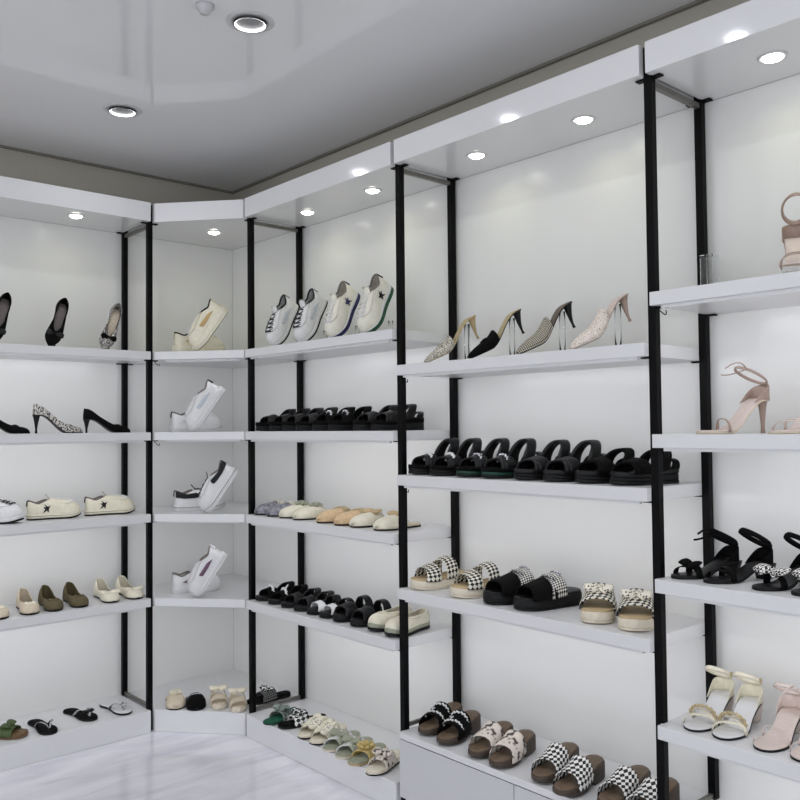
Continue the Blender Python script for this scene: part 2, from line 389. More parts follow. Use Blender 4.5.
def slab(la, z0, z1, grow=0., r=.004, u0=0., u1=1., n=22):
    m = MB(); rings = []
    for q in useq(n):
        u = lerp(u0, u1, q); w = max(.002, la.hw(u) + grow * (1 if 0 < q < 1 else .5)); a, b = z0(u), z1(u); c = la.cy(u); x = la.x(u)
        if grow > 0 and q in (0, 1): x += grow * (1 if q else -1)
        rr = min(r, w * .45, (b - a) * .45); k = rr * .3
        rings.append([(x, c + y, z) for y, z in ((-w, a+rr), (-w, b-rr), (-w+k, b-k), (-w+rr, b), (w-rr, b), (w-k, b-k), (w, b-rr), (w, a+rr), (w-k, a+k), (w-rr, a), (-w+rr, a), (-w+k, a+k))])
    return m.loft(rings[::-1])
def arch(la, u0, u1, h, zb, slant=0., bow0=0., bow1=0., grow=.001, nu=8, n=16, flat=.75, wscale=1., a0=0., a1=1.):
    """a vamp, band or strap bridging the foot between u0 and u1"""
    rows, uvs = [], []
    for j in range(nu + 1):
        row, uvr = [], []
        for i in range(n + 1):
            th = PI * lerp(a0, a1, i / n); s_ = math.sin(th); q = j / nu
            u = lerp(u0 + bow0 * s_, u1 + bow1 * s_, q) + slant * math.cos(th); u = max(.0, min(1, u))
            hh = h(u) if callable(h) else h; w = (la.hw(u) + grow) * wscale
            p = Vector((la.x(u), la.cy(u) + w * math.copysign(abs(math.cos(th)) ** .8, math.cos(th)), zb(u) + hh * max(0, s_) ** flat))
            row.append(p); uvr.append((th * (w + hh) * .6, u * la.L))
        rows.append(row); uvs.append(uvr)
    return MB().grid(rows, uvs)
class Upper:
    """closed shoe upper between the sole edge and the rim of the opening"""
    def __init__(s, la, zb, ua=.015, ub=.6, ow=.55, zh=.06, zm=.045, zt=.05, toeh=.03, grow=.001):
        s.la, s.zb, s.ua, s.ub, s.ow, s.zh, s.zm, s.zt, s.toeh, s.grow = la, zb, ua, ub, ow, zh, zm, zt, toeh, grow
    def p(s, k, q):
        la = s.la; v = .5 - .5 * math.cos(2 * PI * k); sg = 1 if k < .5 else -1; u = v
        B = Vector((la.x(u), la.cy(u) + sg * (la.hw(u) + s.grow) * (1 if 0 < v < 1 else 0), s.zb(u)))
        uo = lerp(s.ua, s.ub, v); w = la.W / 2 * s.ow * max(0, math.sin(PI * v)) ** .55
        T = Vector((la.x(uo), la.cy(uo) + sg * w, s.zb(uo) + interp(v, [0, .12, .4, .75, 1], [s.zh, s.zh * .95, s.zm, lerp(s.zm, s.zt, .7), s.zt])))
        toe = sstep((v - .45) / .5)
        Cc = Vector((lerp(B.x, T.x, .04) , B.y * 1.05 if True else 0, B.z + lerp(.72 * (T.z - B.z), s.toeh * 1.5, toe)))
        return B * (1-q)**2 + Cc * 2*q*(1-q) + T * q*q
    def mesh(s, n=44, m=9):
        b = MB(); b.loft([[s.p(i / n, j / m) for i in range(n)] for j in range(m + 1)], caps=False); return b
    def patch(s, pts, off=.0015, b=None, c=None):
        """flat decoration lying on the upper: pts are (k, q) corners; fan from their middle"""
        b = b or MB(); c = c or (sum(p[0] for p in pts) / len(pts), sum(p[1] for p in pts) / len(pts))
        pts = [(lerp(p[0], r[0], t / 4), lerp(p[1], r[1], t / 4)) for p, r in zip(pts, pts[1:] + pts[:1]) for t in range(4)] if len(pts) < 9 else pts; n = len(pts)
        def lift(k, q):
            P = s.p(k, q); e = 1e-3; du = s.p(k + e, q) - P; dv = s.p(k, min(1, q + e)) - P if q < .99 else P - s.p(k, q - e)
            N = du.cross(dv); N.normalize(); Q = P + N * off; R = P - N * off
            cc = Vector((P.x, s.la.cy(.4), P.z - .01)); return Q if (Q - cc).length > (R - cc).length else R
        m = 5; b.add([lift(*c)] + [lift(lerp(c[0], p[0], r / m), lerp(c[1], p[1], r / m)) for r in range(1, m + 1) for p in pts],
              [(0, 1 + i, 1 + (i+1) % n) for i in range(n)] + [(1 + r*n + i, 1 + (r+1)*n + i, 1 + (r+1)*n + (i+1) % n, 1 + r*n + (i+1) % n) for r in range(m - 1) for i in range(n)])
        return b
    def star(s, k0, q0, r):
        P = s.p(k0, q0); du = (s.p(k0 + .01, q0) - P) / .01; dv = (s.p(k0, q0 + .02) - P) / .02; pts = []
        for i in range(10):
            rr = r if i % 2 == 0 else r * .42; D = Vector((rr * math.sin(PI * i / 5), 0, rr * math.cos(PI * i / 5)))
            a, b, c, d = du.x, dv.x, du.z, dv.z; det = a * d - b * c
            pts.append((k0 + (D.x * d - b * D.z) / det, min(.98, max(.02, q0 + (a * D.z - c * D.x) / det))))
        return s.patch(pts, .002, None, (k0, q0))
def bow(c, w, h, d=.012, M=None, tails=True):
    m = MB(); c = Vector(c); M = M or Matrix.Identity(3)
    for sg in (1, -1):
        rings = []
        for i in range(9):
            q = i / 8; y = sg * (.003 + q * w / 2); hh = h / 2 * (.22 + .78 * math.sin(PI * (.12 + .62 * q))) ; dd = d / 2 * (.35 + .65 * math.sin(PI * min(1, .1 + .85 * q)))
            if i == 8: hh *= .7; dd *= .3
            rings.append([c + M @ Vector((hh * math.cos(2*PI*k/10), y, dd * math.sin(2*PI*k/10) + .12 * h * q)) for k in range(10)])
        m.loft(rings)
        if tails: m.tube([c + M @ Vector((h * .1 + h * .45 * q, sg * w * .28 * q, -d * .25 * q)) for q in (0, .4, .8, 1)], lambda t: (.0045 * w / .05 * (.6 + .5 * t), .0015), 6)
    m.ball(c + M @ Vector((0, 0, d * .1)), (h * .16, w * .1, d * .55), 8, 6); return m
def flower(c, r, petals=6, h=.012, rows=2):
    m = MB(); c = Vector(c)
    for j in range(rows):
        rr = r * (1 - .45 * j)
        for i in range(petals):
            a = 2*PI*i/petals + j * .5
            m.ball(c + Vector((rr * .62 * math.cos(a), rr * .62 * math.sin(a), h * .5 * j)), (rr * .5, rr * .32, h * .5), 8, 5, Matrix.Rotation(a, 3, 'Z') @ Matrix.Rotation(-.5, 3, 'Y'))
    m.ball(c + Vector((0, 0, h * .7)), r * .2, 8, 5); return m
def beads(la, u, h, zb, r=.003, n=13, slant=0., a0=.12, a1=.88, flat=.75):
    m = MB()
    for i in range(n):
        th = PI * lerp(a0, a1, i / (n - 1)); uu = u + slant * math.cos(th) + (.008 if i % 2 else -.008)
        m.ball((la.x(uu), la.cy(uu) + la.hw(uu) * math.copysign(abs(math.cos(th)) ** .8, math.cos(th)), zb(uu) + h * math.sin(th) ** flat + r * .7), r, 7, 5)
    return m
def laces(la, up, us, zoff=.003, r=.0022):
    out = MB()
    for u in us:
        v = (u - up.ua) / (up.ub - up.ua)
        pts = []
        for i in range(7):
            y = lerp(-1, 1, i / 6); z = up.zb(u) + lerp(up.zm, up.zt, sstep((v - .3) / .7)) + zoff + .004 * (1 - y * y)
            pts.append((la.x(u) + .004 * y, la.cy(u) + y * la.W / 2 * up.ow * .95 * max(.3, math.sin(PI * min(.85, v))) ** .55, z))
        out.tube(pts, (r * 1.5, r), 6)
    return out

# ---------------------------------------------------------------- shoe builders: each returns an Empty holding its parts
def finish(t): return t
def stiletto(m, x, y, ztop, r0=.016, r1=.0045, back=.006, zb=0.):
    rings = []
    for i in range(9):
        q = i / 8; r = lerp(r0, r1, min(1, (q * 1.35)) ** .65) if q < .85 else r1 * (1 + .25 * (q - .85) / .15)
        rings.append([(x - back * math.sin(PI * q * .5) * .2 + r * math.cos(2*PI*k/12), y + r * .95 * math.sin(2*PI*k/12), lerp(ztop, zb, q)) for k in range(12)])
    m.loft(rings); return m
def pump(main, inner, sole, heelc, L=.235, W=.078, lift=.07, shape='point', bowm=None, heel='stiletto', ub=.66, toeh=.022, bow_w=.05, zh=.052):
    t = empty('pump'); la = Last(L, W, shape, lift, seat=.15, ball=.68)
    slab(la, lambda u: la.zf(u), lambda u: la.zf(u) + .005, .0, .002).build('sole', sole, t)
    up = Upper(la, lambda u: la.zf(u) + .004, .02, ub, .62, zh, .028, .030, toeh); up.mesh().build('upper', main, t, solid=.0018)
    slab(la, lambda u: la.zf(u) + .0055, lambda u: la.zf(u) + .0085, -.003, .001, .03, .9).build('insole', inner, t)
    if heel == 'stiletto': stiletto(MB(), la.x(.075), la.cy(.07), lift + .002, .019, .005).build('heel', heelc, t)
    elif lift > .0: slab(Last(L, W, shape), lambda u: 0, lambda u: la.zf(u) - .0005, -.002, .003, .01, .26).build('heel', heelc, t)
    if bowm: bow((la.x(ub + .07), la.cy(ub), la.zf(ub + .07) + .034), bow_w, .028, .014, Matrix.Rotation(.35, 3, 'Y')).build('bow', bowm, t)
    return t
def ballet_flat(main, inner, sole, bowm, bow_w=.045, L=.232, W=.082, bow_h=.022):
    t = empty('ballet_flat'); la = Last(L, W, 'round', .006)
    slab(la, lambda u: 0, lambda u: .009, 0, .003).build('sole', sole, t)
    up = Upper(la, lambda u: .008, .02, .64, .62, .074, .030, .028, .028); up.mesh().build('upper', main, t, solid=.0018)
    slab(la, lambda u: .0095, lambda u: .0125, -.003, .001, .03, .9).build('insole', inner, t)
    up2 = [up.p(i / 40, 1.0) for i in range(40)]; MB().tube(up2, .0018, 5, True).build('piping', main, t)
    bow((la.x(.74), la.cy(.7), .040), bow_w, bow_h, .012, Matrix.Rotation(.3, 3, 'Y'), True).build('bow', bowm, t)
    return t
def sneaker(main, solem, collar, tabm, lacem, starm=None, panelm=None, L=.262, W=.095, mid=.032, treadm=None, tread=.008, chunky=0., tongue=None, line=None):
    t = empty('sneaker'); la = Last(L, W, 'round', .0, spring=.016)
    z1 = lambda u: mid * (1.0 - .22 * sstep((u - .3) / .5)) + la.zf(u)
    treadm = treadm or solem
    slab(la, lambda u: la.zf(u), lambda u: la.zf(u) + tread, .003 + chunky, .002).build('outsole', treadm, t)
    slab(la, lambda u: la.zf(u) + tread - .0005, z1, .004 + chunky, .005).build('midsole', solem, t)
    if line: slab(la, lambda u: la.zf(u) + .018, lambda u: la.zf(u) + .0205, .005 + chunky, .001).build('sole_line', line, t)
    up = Upper(la, lambda u: z1(u) - .004, .015, .43, .60, .070, .054, .074, .046); up.mesh(48, 12).build('upper', main, t, solid=.003)
    MB().tube([up.p(i / 40, 1.0) + Vector((0, 0, .001)) for i in [*range(25, 40), *range(0, 16)]], .0042, 7).build('collar', collar, t)
    slab(la, lambda u: z1(u) - .002, lambda u: z1(u) + .004, -.006, .002, .06, .8).build('insole', collar, t)
    tg = []
    for j in range(8):                                              # tongue rising out of the throat
        P = up.p(.5, .55).lerp(up.p(.5, 1.0), min(1, j / 5)); q = max(0, j - 5) / 2; P = P + Vector((-.020 * q, 0, .004 + .022 * q)); wd = lerp(.013, .021, j / 7)
        tg.append([(P.x - .003 * math.sin(2*PI*k/12), P.y + wd * math.cos(2*PI*k/12), P.z + .004 * math.sin(2*PI*k/12) - .005 * math.cos(2*PI*k/12) ** 2) for k in range(12)])
    MB().loft(tg).build('tongue', tongue or main, t)
    lm = MB()
    for q in (.50, .61, .72, .83, .94):
        for sl in (.045, -.045):
            lm.tube([up.p(.5 + .085 * k / 3, max(.05, q + sl * k / 3 * .8)) + Vector((-.002, 0, .0065 - .0022 * abs(k) / 3)) for k in range(-3, 4)], (.0034, .002), 6)
    lm.build('laces', lacem, t)
    for sg in (1, -1):                                              # eyestays
        up.patch([(.5 + sg * a, q) for a, q in ((.05, .46), (.13, .50), (.16, .75), (.17, .98), (.09, .98), (.06, .75))], .0028).build('eyestay', main, t, solid=.0015)
    tp = up.patch([(k, q) for k, q in ((-.05, .5), (-.05, .8), (-.04, .99), (0, .995), (.04, .99), (.05, .8), (.05, .5), (0, .45))], .004, None, (0, .75)); tp.build('heel_tab', tabm, t, solid=.002)
    for sg in (1, -1):
        f = (lambda k: k) if sg == 1 else (lambda k: 1 - k)
        if starm: up.star(f(.215), .42, .022).build('star', starm, t, solid=.0015)
        if panelm: up.patch([(f(k), q) for k, q in panelm[1]], .003).build('side_panel', panelm[0], t, solid=.0015)
    return t
def slipper(main, foot, sole, orn=None, ornm=None, L=.245, W=.09, u0=.44, toeh=.042, heel=.012, shape='round', mid=.014):
    t = empty('slipper'); la = Last(L, W, shape)
    slab(la, lambda u: 0, lambda u: .006, .002, .002).build('sole', sole, t)
    slab(la, lambda u: .0055, lambda u: mid, 0, .003).build('footbed', foot, t)
    h = lambda u: toeh * (1 - .22 * (u - .5) * 2) * max(0, 1 - max(0, (u - .62) / .378) ** 2.6) ** .5 + .006
    arch(la, u0, .997, h, lambda u: .008, 0, .05, 0, .002, 14, 18, .62).build('vamp', main, t, solid=.003)
    c = (la.x(u0 + .16), la.cy(.6), .008 + h(u0 + .16) + .004)
    if orn == 'bow': bow(c, .085, .044, .02, Matrix.Rotation(.2, 3, 'Y')).build('bow', ornm, t)
    if orn == 'flower': flower(c, .034, 6, .016).build('flower', ornm, t)
    if orn == 'twist':
        for sl in (.07, -.07): arch(la, u0 + .03, u0 + .12, lambda u: h(u) + .005, lambda u: .008, sl, .05, .05, .003, 4, 14, .62).build('cross_band', ornm, t, solid=.004)
    if orn == 'chain':
        arch(la, u0 + .08, u0 + .13, lambda u: h(u) + .004, lambda u: .008, 0, .05, .05, .003, 3, 14, .62).build('saddle_band', ornm, t, solid=.003)
    return t
def slide(main, foot, sole, bands=((.42, .86),), thick=.036, L=.245, W=.096, hgt=.052, orn=None, ornm=None, shape='wide', toe_t=None, edge=None, band_t=.004, slant=0., footcol=None, spring=.004):
    """open-toed slide: thick sole, footbed, one or more bands"""
    t = empty('slide_sandal'); la = Last(L, W, shape, spring=spring); tt = toe_t or thick * .8
    zt = lambda u: lerp(thick, tt, sstep((u - .15) / .6)) + la.zf(u)
    slab(la, lambda u: la.zf(u), lambda u: la.zf(u) + .007, .001, .002).build('outsole', edge or sole, t)
    slab(la, lambda u: la.zf(u) + .0065, lambda u: zt(u) - .004, .003, .006).build('midsole', sole, t)
    slab(la, lambda u: zt(u) - .006, lambda u: zt(u) + .002, -.001, .003).build('footbed', foot, t)
    h = lambda u: hgt * (1 - .55 * max(0, (u - .45) / .5))
    for i, bd in enumerate(bands):
        mm = main[i % len(main)] if isinstance(main, (list, tuple)) else main
        arch(la, bd[0], bd[1], h, lambda u: zt(u) - .006, bd[2] if len(bd) > 2 else slant, .03, -.03, .003, 9, 18, .68).build('band', mm, t, solid=band_t)
    u = sum(bands[0][:2]) / 2; c = (la.x(u), la.cy(u), zt(u) + h(u) + .002)
    if orn == 'bow': bow(c, .085, .042, .02, Matrix.Rotation(.25, 3, 'Y')).build('bow', ornm, t)
    if orn == 'flower': flower(c, .038, 7, .016, 3).build('flower', ornm, t)
    if orn == 'ruffle':
        m = MB(); rnd = random.Random(5)
        for k in range(16):
            th = PI * (.12 + .76 * rnd.random()); uu = lerp(bands[0][0], bands[0][1], rnd.random())
            m.ball((la.x(uu), la.cy(uu) + la.hw(uu) * math.cos(th), zt(uu) + h(uu) * math.sin(th) ** .7), (.016, .012, .009), 8, 5, Matrix.Rotation(rnd.random() * 3, 3, 'Z') @ Matrix.Rotation(rnd.random() - .5, 3, 'X'))
        m.build('ruffle', ornm, t)
    if orn == 'beads':
        for k, uu in enumerate((bands[0][0] + .05, bands[0][1] - .07)):
            beads(la, uu, h(uu) + .004, lambda q: zt(q) - .006, .0042, 15, flat=.68).build('bead_chain', ornm, t)
    return t
def platform_sandal(main, sole, foot, thick=.045, L=.245, W=.087, chain=None, green=None, ankle=.075, puffy=.007, heel_t=None, name='platform_sandal'):
    """chunky sandal: two crossed toe bands, heel strap and a tall padded ankle strap"""
    t = empty(name); la = Last(L, W, 'wide', spring=.004); ht = heel_t or thick * 1.1
    zt = lambda u: lerp(ht, thick * .82, sstep((u - .2) / .5)) + la.zf(u)
    slab(la, lambda u: la.zf(u), lambda u: la.zf(u) + .010, .003, .003).build('outsole', sole, t)
    slab(la, lambda u: la.zf(u) + .0095, lambda u: zt(u) * .62, .001, .004).build('midsole', green or sole, t)
    slab(la, lambda u: zt(u) * .62 - .0005, lambda u: zt(u), .003, .004).build('footbed', foot, t)
    zb = lambda u: zt(u) - .006; h = lambda u: .050 * (1 - .5 * max(0, (u - .5) / .4))
    arch(la, .60, .80, h, zb, .04, .03, -.02, .003, 5, 16, .68).build('toe_band', main, t, solid=puffy)
    arch(la, .62, .82, h, zb, -.04, .03, -.02, .0045, 5, 16, .68).build('toe_band', main, t, solid=puffy)
    arch(la, .30, .50, ankle * .88, zb, .0, -.13, -.19, .005, 5, 20, .5).build('ankle_strap', main, t, solid=puffy * 1.4)
    arch(la, .10, .24, ankle * .42, zb, .0, -.08, -.10, .004, 4, 18, .5).build('heel_strap', main, t, solid=puffy * .8)
    if chain: beads(la, .68, h(.68) + .008, zb, .0062, 12, .03).build('bead_chain', chain, t)
    return t
def clog(band, wood, foot, orn=None, ornm=None, L=.245, W=.084, lift=.055):
    """wooden wedge slide with one wide band"""
    t = empty('wooden_clog'); la = Last(L, W, 'wide', 0)
    z1 = lambda u: lerp(lift, .026, sstep((u - .18) / .5))
    z0 = lambda u: 0 if u < .36 else (.016 * math.sin(PI * min(1, (u - .36) / .22)) if u < .58 else .010 * max(0, (u - .74) / .26) ** 1.6)
    slab(la, z0, z1, 0, .006, n=34).build('wooden_sole', wood, t)
    slab(la, lambda u: z1(u) - .002, lambda u: z1(u) + .0035, -.006, .002).build('footbed', foot, t)
    h = lambda u: .066 * (1 - .42 * max(0, (u - .45) / .45)); zb = lambda u: z1(u) - .010
    arch(la, .46, .84, h, zb, 0, .02, -.06, .002, 10, 18, .66).build('band', band, t, solid=.003)
    if orn == 'beads':
        for uu in (.53, .70): beads(la, uu, h(uu) + .002, zb, .0045, 15, flat=.66).build('bead_chain', ornm, t)
        MB().ball((la.x(.66), la.cy(.6) - .012, z1(.62) + h(.62) - .004), (.010, .010, .004), 12, 6).build('medallion', M_CHROME, t)
    return t
def mule(main, inner, sole, heelc, trim=None, L=.262, W=.070, lift=.080, u0=.52, frill=None):
    t = empty('mule'); la = Last(L, W, 'point', lift, seat=.12, ball=.68)
    slab(la, lambda u: la.zf(u), lambda u: la.zf(u) + .005, 0, .002).build('sole', sole, t)
    slab(la, lambda u: la.zf(u) + .0045, lambda u: la.zf(u) + .0075, -.001, .001).build('insole', inner, t)
    h = lambda u: .036 * (1 - .35 * max(0, (u - .5) * 2)) * max(0, 1 - max(0, (u - .58) / .42) ** 1.7) ** .5 + .004
    arch(la, u0, .995, h, lambda u: la.zf(u) + .003, 0, .0, 0, .001, 14, 16, .65).build('vamp', main, t, solid=.0025)
    if frill: flower((la.x(u0 + .14), la.cy(.7), la.zf(u0 + .14) + h(u0 + .14) - .002), .024, 7, .012, 2).build('frill', frill, t)
    m = MB(); rings = []
    for i in range(9):                                             # curved kitten heel, flared tip
        q = i / 8; r = .013 * (1 - q) ** 1.6 + .0035 + (.0025 if i == 8 else 0); x = la.x(.075) + .010 * math.sin(PI * q * .6)
        rings.append([(x + r * math.cos(2*PI*k/10), la.cy(.08) + r * math.sin(2*PI*k/10), lerp(lift + .002, 0, q)) for k in range(10)])
    m.loft(rings).build('heel', heelc, t); return t
def strappy(strap, foot, sole, heelc, lift=.085, L=.232, W=.078, heel='stiletto', buckle=None, ties=False, toe_bands=3, ankle=.07, band_w=.045, orn=None, r=.0022, name='heeled_sandal'):
    t = empty(name); la = Last(L, W, 'round', lift, seat=.14, ball=.66)
    slab(la, lambda u: la.zf(u), lambda u: la.zf(u) + .006, .0, .002).build('sole', sole, t)
    slab(la, lambda u: la.zf(u) + .0055, lambda u: la.zf(u) + .0095, -.001, .0015).build('insole', foot, t)
    zb = lambda u: la.zf(u) + .004
    for i in range(toe_bands):
        u = .64 + .10 * i; arch(la, u, u + band_w, lambda u: .040 * (1 - .6 * max(0, (u - .6) / .4)), zb, (.05, -.05, .0)[i % 3], .02, .0, .001, 4, 14, .7).build('toe_band', strap, t, solid=.002)
    if heel == 'stiletto': stiletto(MB(), la.x(.07), la.cy(.07), lift + .002, .015, .0055).build('heel', heelc, t)
    elif heel == 'block':
        rings = [[(la.x(.10) + a * kx * lerp(.028, .019, q), la.cy(.1) + b_ * lerp(.026, .018, q), lerp(lift + .003, 0, q)) for a, b_, kx in ((-1, -.7, 1), (-.5, -1, 1), (.8, -1, 1), (1, -.7, 1), (1, .7, 1), (.8, 1, 1), (-.5, 1, 1), (-1, .7, 1))] for q in (0, .2, .45, .75, 1)]
        MB().loft(rings).build('heel', heelc, t)
    # counter, ankle loop
    m = MB(); rows = []
    for j in range(5):
        rows.append([(la.x(.0 + .30 * (abs(i - 8) / 8) ** 1.5) , la.cy(.1) + (la.hw(min(.3, .02 + .28 * (abs(i - 8) / 8))) + .001) * math.copysign(min(1, abs(i - 8) / 3.2), i - 8) if i != 8 else la.cy(.05), zb(.25 * (abs(i - 8) / 8)) + j / 4 * .045 * (1 - (abs(i - 8) / 8) ** 2)) for i in range(17)])
    m.grid(rows).build('heel_counter', strap, t, solid=.0018)
    pts = []
    for i in range(24):
        a = 2 * PI * i / 24; pts.append((lerp(la.x(.03), la.x(.44), .5 - .5 * math.cos(a)), la.cy(.2) + .031 * math.sin(a), la.zf(.05) + .05 + ankle * (.5 - .5 * math.cos(a)) * .8))
    MB().tube(pts, (r, r * 2.2), 6, True).build('ankle_strap', strap, t)
    if ties:
        for sg, dx, dz in ((1, .075, .02), (-1, .085, -.012)):
            b = Vector(pts[9]); MB().tube([b + Vector((dx * q, sg * .012 * math.sin(q * 3), dz * math.sin(q * 2.6) - .01 * q * q)) for q in (0, .2, .4, .6, .8, 1)], r * .8, 5).build('tie', strap, t)
    if buckle: MB().box(-.004, .004, -.0025, .0025, -.006, .006).build('buckle', buckle, t, smooth=False).location = Vector(pts[6]) + Vector((0, .004, 0))
    if orn == 'rope':
        beads(la, .70, .045, zb, .005, 15, .0).build('bead_trim', buckle, t)
    if orn == 'bow': bow((la.x(.74), la.cy(.7), zb(.74) + .036), .075, .036, .016, Matrix.Rotation(.3, 3, 'Y')).build('bow', strap if not isinstance(ties, str) else strap, t)
    return t
def flip_flop(sole, foot, strap, orn=None, ornm=None, L=.24, W=.086):
    t = empty('flip_flop'); la = Last(L, W, 'round')
    slab(la, lambda u: 0, lambda u: .010, 0, .003).build('sole', sole, t)
    slab(la, lambda u: .0095, lambda u: .0125, -.002, .001).build('footbed', foot, t)
    A = Vector((la.x(.80), la.cy(.8) + .004, .010))
    for sg in (1, -1):
        B = Vector((la.x(.46), la.cy(.46) + sg * (la.hw(.46)), .010)); pts = []
        for i in range(9):
            q = i / 8; p = A.lerp(B, q); p.z += .032 * math.sin(PI * (.15 + .85 * q)) * (1 if q > 0 else 0); p.y += sg * .012 * math.sin(PI * q); pts.append(p)
        MB().tube(pts, lambda q: (lerp(.004, .010, q), .002), 8).build('strap', strap, t)
    if orn == 'bow': bow((la.x(.78), la.cy(.8), .036), .05, .026, .012, Matrix.Rotation(.2, 3, 'Y')).build('bow', ornm, t)
    if orn == 'pearls':
        m = MB()
        for sg in (1, -1):
            for i in range(7): q = .1 + i / 8; m.ball((lerp(A.x, la.x(.46), q), lerp(A.y, la.cy(.46) + sg * la.hw(.46), q) + sg * .012 * math.sin(PI * q), .014 + .032 * math.sin(PI * (.15 + .85 * q))), .004, 8, 5)
        m.build('pearls', ornm, t)
    return t
def stand(h, r=.012):
    t = empty('shoe_stand')
    MB().loft([[(q * math.cos(2*PI*k/20), q * math.sin(2*PI*k/20), z) for k in range(20)] for q, z in ((.026, 0), (.026, .004), (.024, .005))]).build('base', M_ACRYL, t)
    MB().loft([[(r * math.cos(2*PI*k/16), r * math.sin(2*PI*k/16), z) for k in range(16)] for z in (.0055, h)]).build('column', M_ACRYL, t)
    return t
# ---------------------------------------------------------------- shoe stuffs
BLK = pmat('black_leather', (10, 10, 11), .42, noise=.15, nscale=90, bump=.15, spec=.3)
BLKM = pmat('black_suede', (9, 9, 9), .9, noise=.2, nscale=150, spec=.15)
BLKR = pmat('black_rubber', (13, 13, 14), .6, noise=.1, nscale=70, spec=.3)
WHT = pmat('white_leather', (222, 222, 221), .45, noise=.02, nscale=50, bump=.05)
WHTR = pmat('white_rubber', (218, 218, 217), .55, noise=.02, nscale=60)
CRM = pmat('cream_leather', (232, 226, 204), .5, noise=.04, nscale=60, bump=.08)
CRMR = pmat('cream_rubber', (222, 212, 192), .6, noise=.04, nscale=60)
BEI = pmat('beige_leather', (214, 200, 176), .5, noise=.05, nscale=70)
PINKB = pmat('nude_pink_leather', (221, 205, 196), .4, noise=.04, nscale=60)
NUDE = pmat('nude_satin', (172, 150, 137), .4, noise=.05, nscale=60)
TAN = pmat('tan_slipper_suede', (220, 190, 150), .75, noise=.08, nscale=70)
OLV = pmat('olive_suede', (98, 88, 58), .8, noise=.12, nscale=90)
GREYL = pmat('grey_lining', (120, 112, 106), .7, noise=.06)
TAUPE = pmat('taupe_lining', (108, 96, 86), .7, noise=.08)
GREYS = speckle('grey_slipper', (92, 92, 98), (150, 150, 158), 60, .45, .65, 0, .12, 'noise')
SAGE = pmat('sage_leather', (160, 164, 142), .5, noise=.08, nscale=50)
GRN = pmat('green_suede', (10, 92, 66), .8, noise=.12, nscale=80)
DGRN = pmat('dark_green_rubber', (12, 62, 46), .5, noise=.1)
NAVY = pmat('navy_rubber', (28, 26, 82), .55, noise=.08)
GRNR = pmat('green_rubber', (20, 78, 50), .55, noise=.08)
SAND = pmat('sand_footbed', (190, 168, 128), .7, noise=.06)
KHAKI = pmat('khaki_yellow_suede', (206, 184, 120), .75, noise=.08)
WOOD = pmat('brown_wood', (70, 57, 46), .55, noise=.2, nscale=25, rgb2=(50, 40, 32))
WOODT = pmat('brown_footbed', (112, 93, 73), .55, noise=.1, nscale=25, rgb2=(92, 75, 58))
GOLD = pmat('gold_beige_leather', (190, 172, 132), .45, noise=.08)
PEARL = pmat('pearl_beads', (225, 225, 222), .2, noise=.03, coat=.4)
SILV = pmat('silver_beads', (180, 180, 184), .25, metal=.9, noise=.05)
BROWNS = pmat('brown_sandal', (110, 84, 54), .6, noise=.1)
LEAF = pmat('leaf_green_bow', (74, 92, 50), .6, noise=.1)
LEOP = speckle('leopard_glitter', (12, 12, 12), (196, 192, 184), 130, .48, .4, .2, .06)
LEOG = speckle('grey_glitter', (12, 12, 13), (190, 186, 182), 170, .50, .35, .2, .08)
TWEED = speckle('grey_tweed', (60, 58, 54), (206, 200, 186), 210, .42, .8, 0, .12)
TWEEDB = checker('black_cream_weave', (34, 32, 30), (200, 192, 176), .0042, .8)
TWEEDW = speckle('pale_pink_tweed', (120, 90, 84), (236, 224, 214), 260, .30, .8, 0, .12)
SNAKE = speckle('snakeskin', (64, 56, 50), (222, 212, 200), 55, .44, .5, 0, .05, 'noise')
SPOT = speckle('grey_cream_print', (70, 70, 66), (232, 226, 208), 130, .36, .6, 0, .06)
CHK = checker('black_white_check', (12, 12, 12), (236, 234, 228), .0125)
CHKS = checker('small_black_white_check', (12, 12, 12), (228, 226, 218), .0065)
CHKC = checker('cream_black_check', (22, 22, 22), (226, 222, 206), .0115)
CHKB = checker('large_black_white_check', (12, 12, 12), (238, 238, 234), .018)
CHKO = checker('fine_check_bow', (12, 12, 12), (232, 230, 224), .007, space='Object')
CHKBO = checker('large_check_bow', (12, 12, 12), (238, 238, 234), .017, space='Object')
CHKD = checker('dark_check', (12, 12, 13), (120, 120, 118), .0075)
GRNT = pmat('dark_green_print', (24, 48, 40), .7, noise=.3, nscale=60, rgb2=(150, 160, 150))
PALE = pmat('pale_blue_grey_patch', (196, 202, 210), .5)
IVO = pmat('off_white_canvas', (232, 228, 214), .6, noise=.03, nscale=60)
PINKT = pmat('wine_tab', (110, 80, 100), .6, noise=.1)
TANP = pmat('tan_patch', (200, 168, 112), .7, noise=.1)

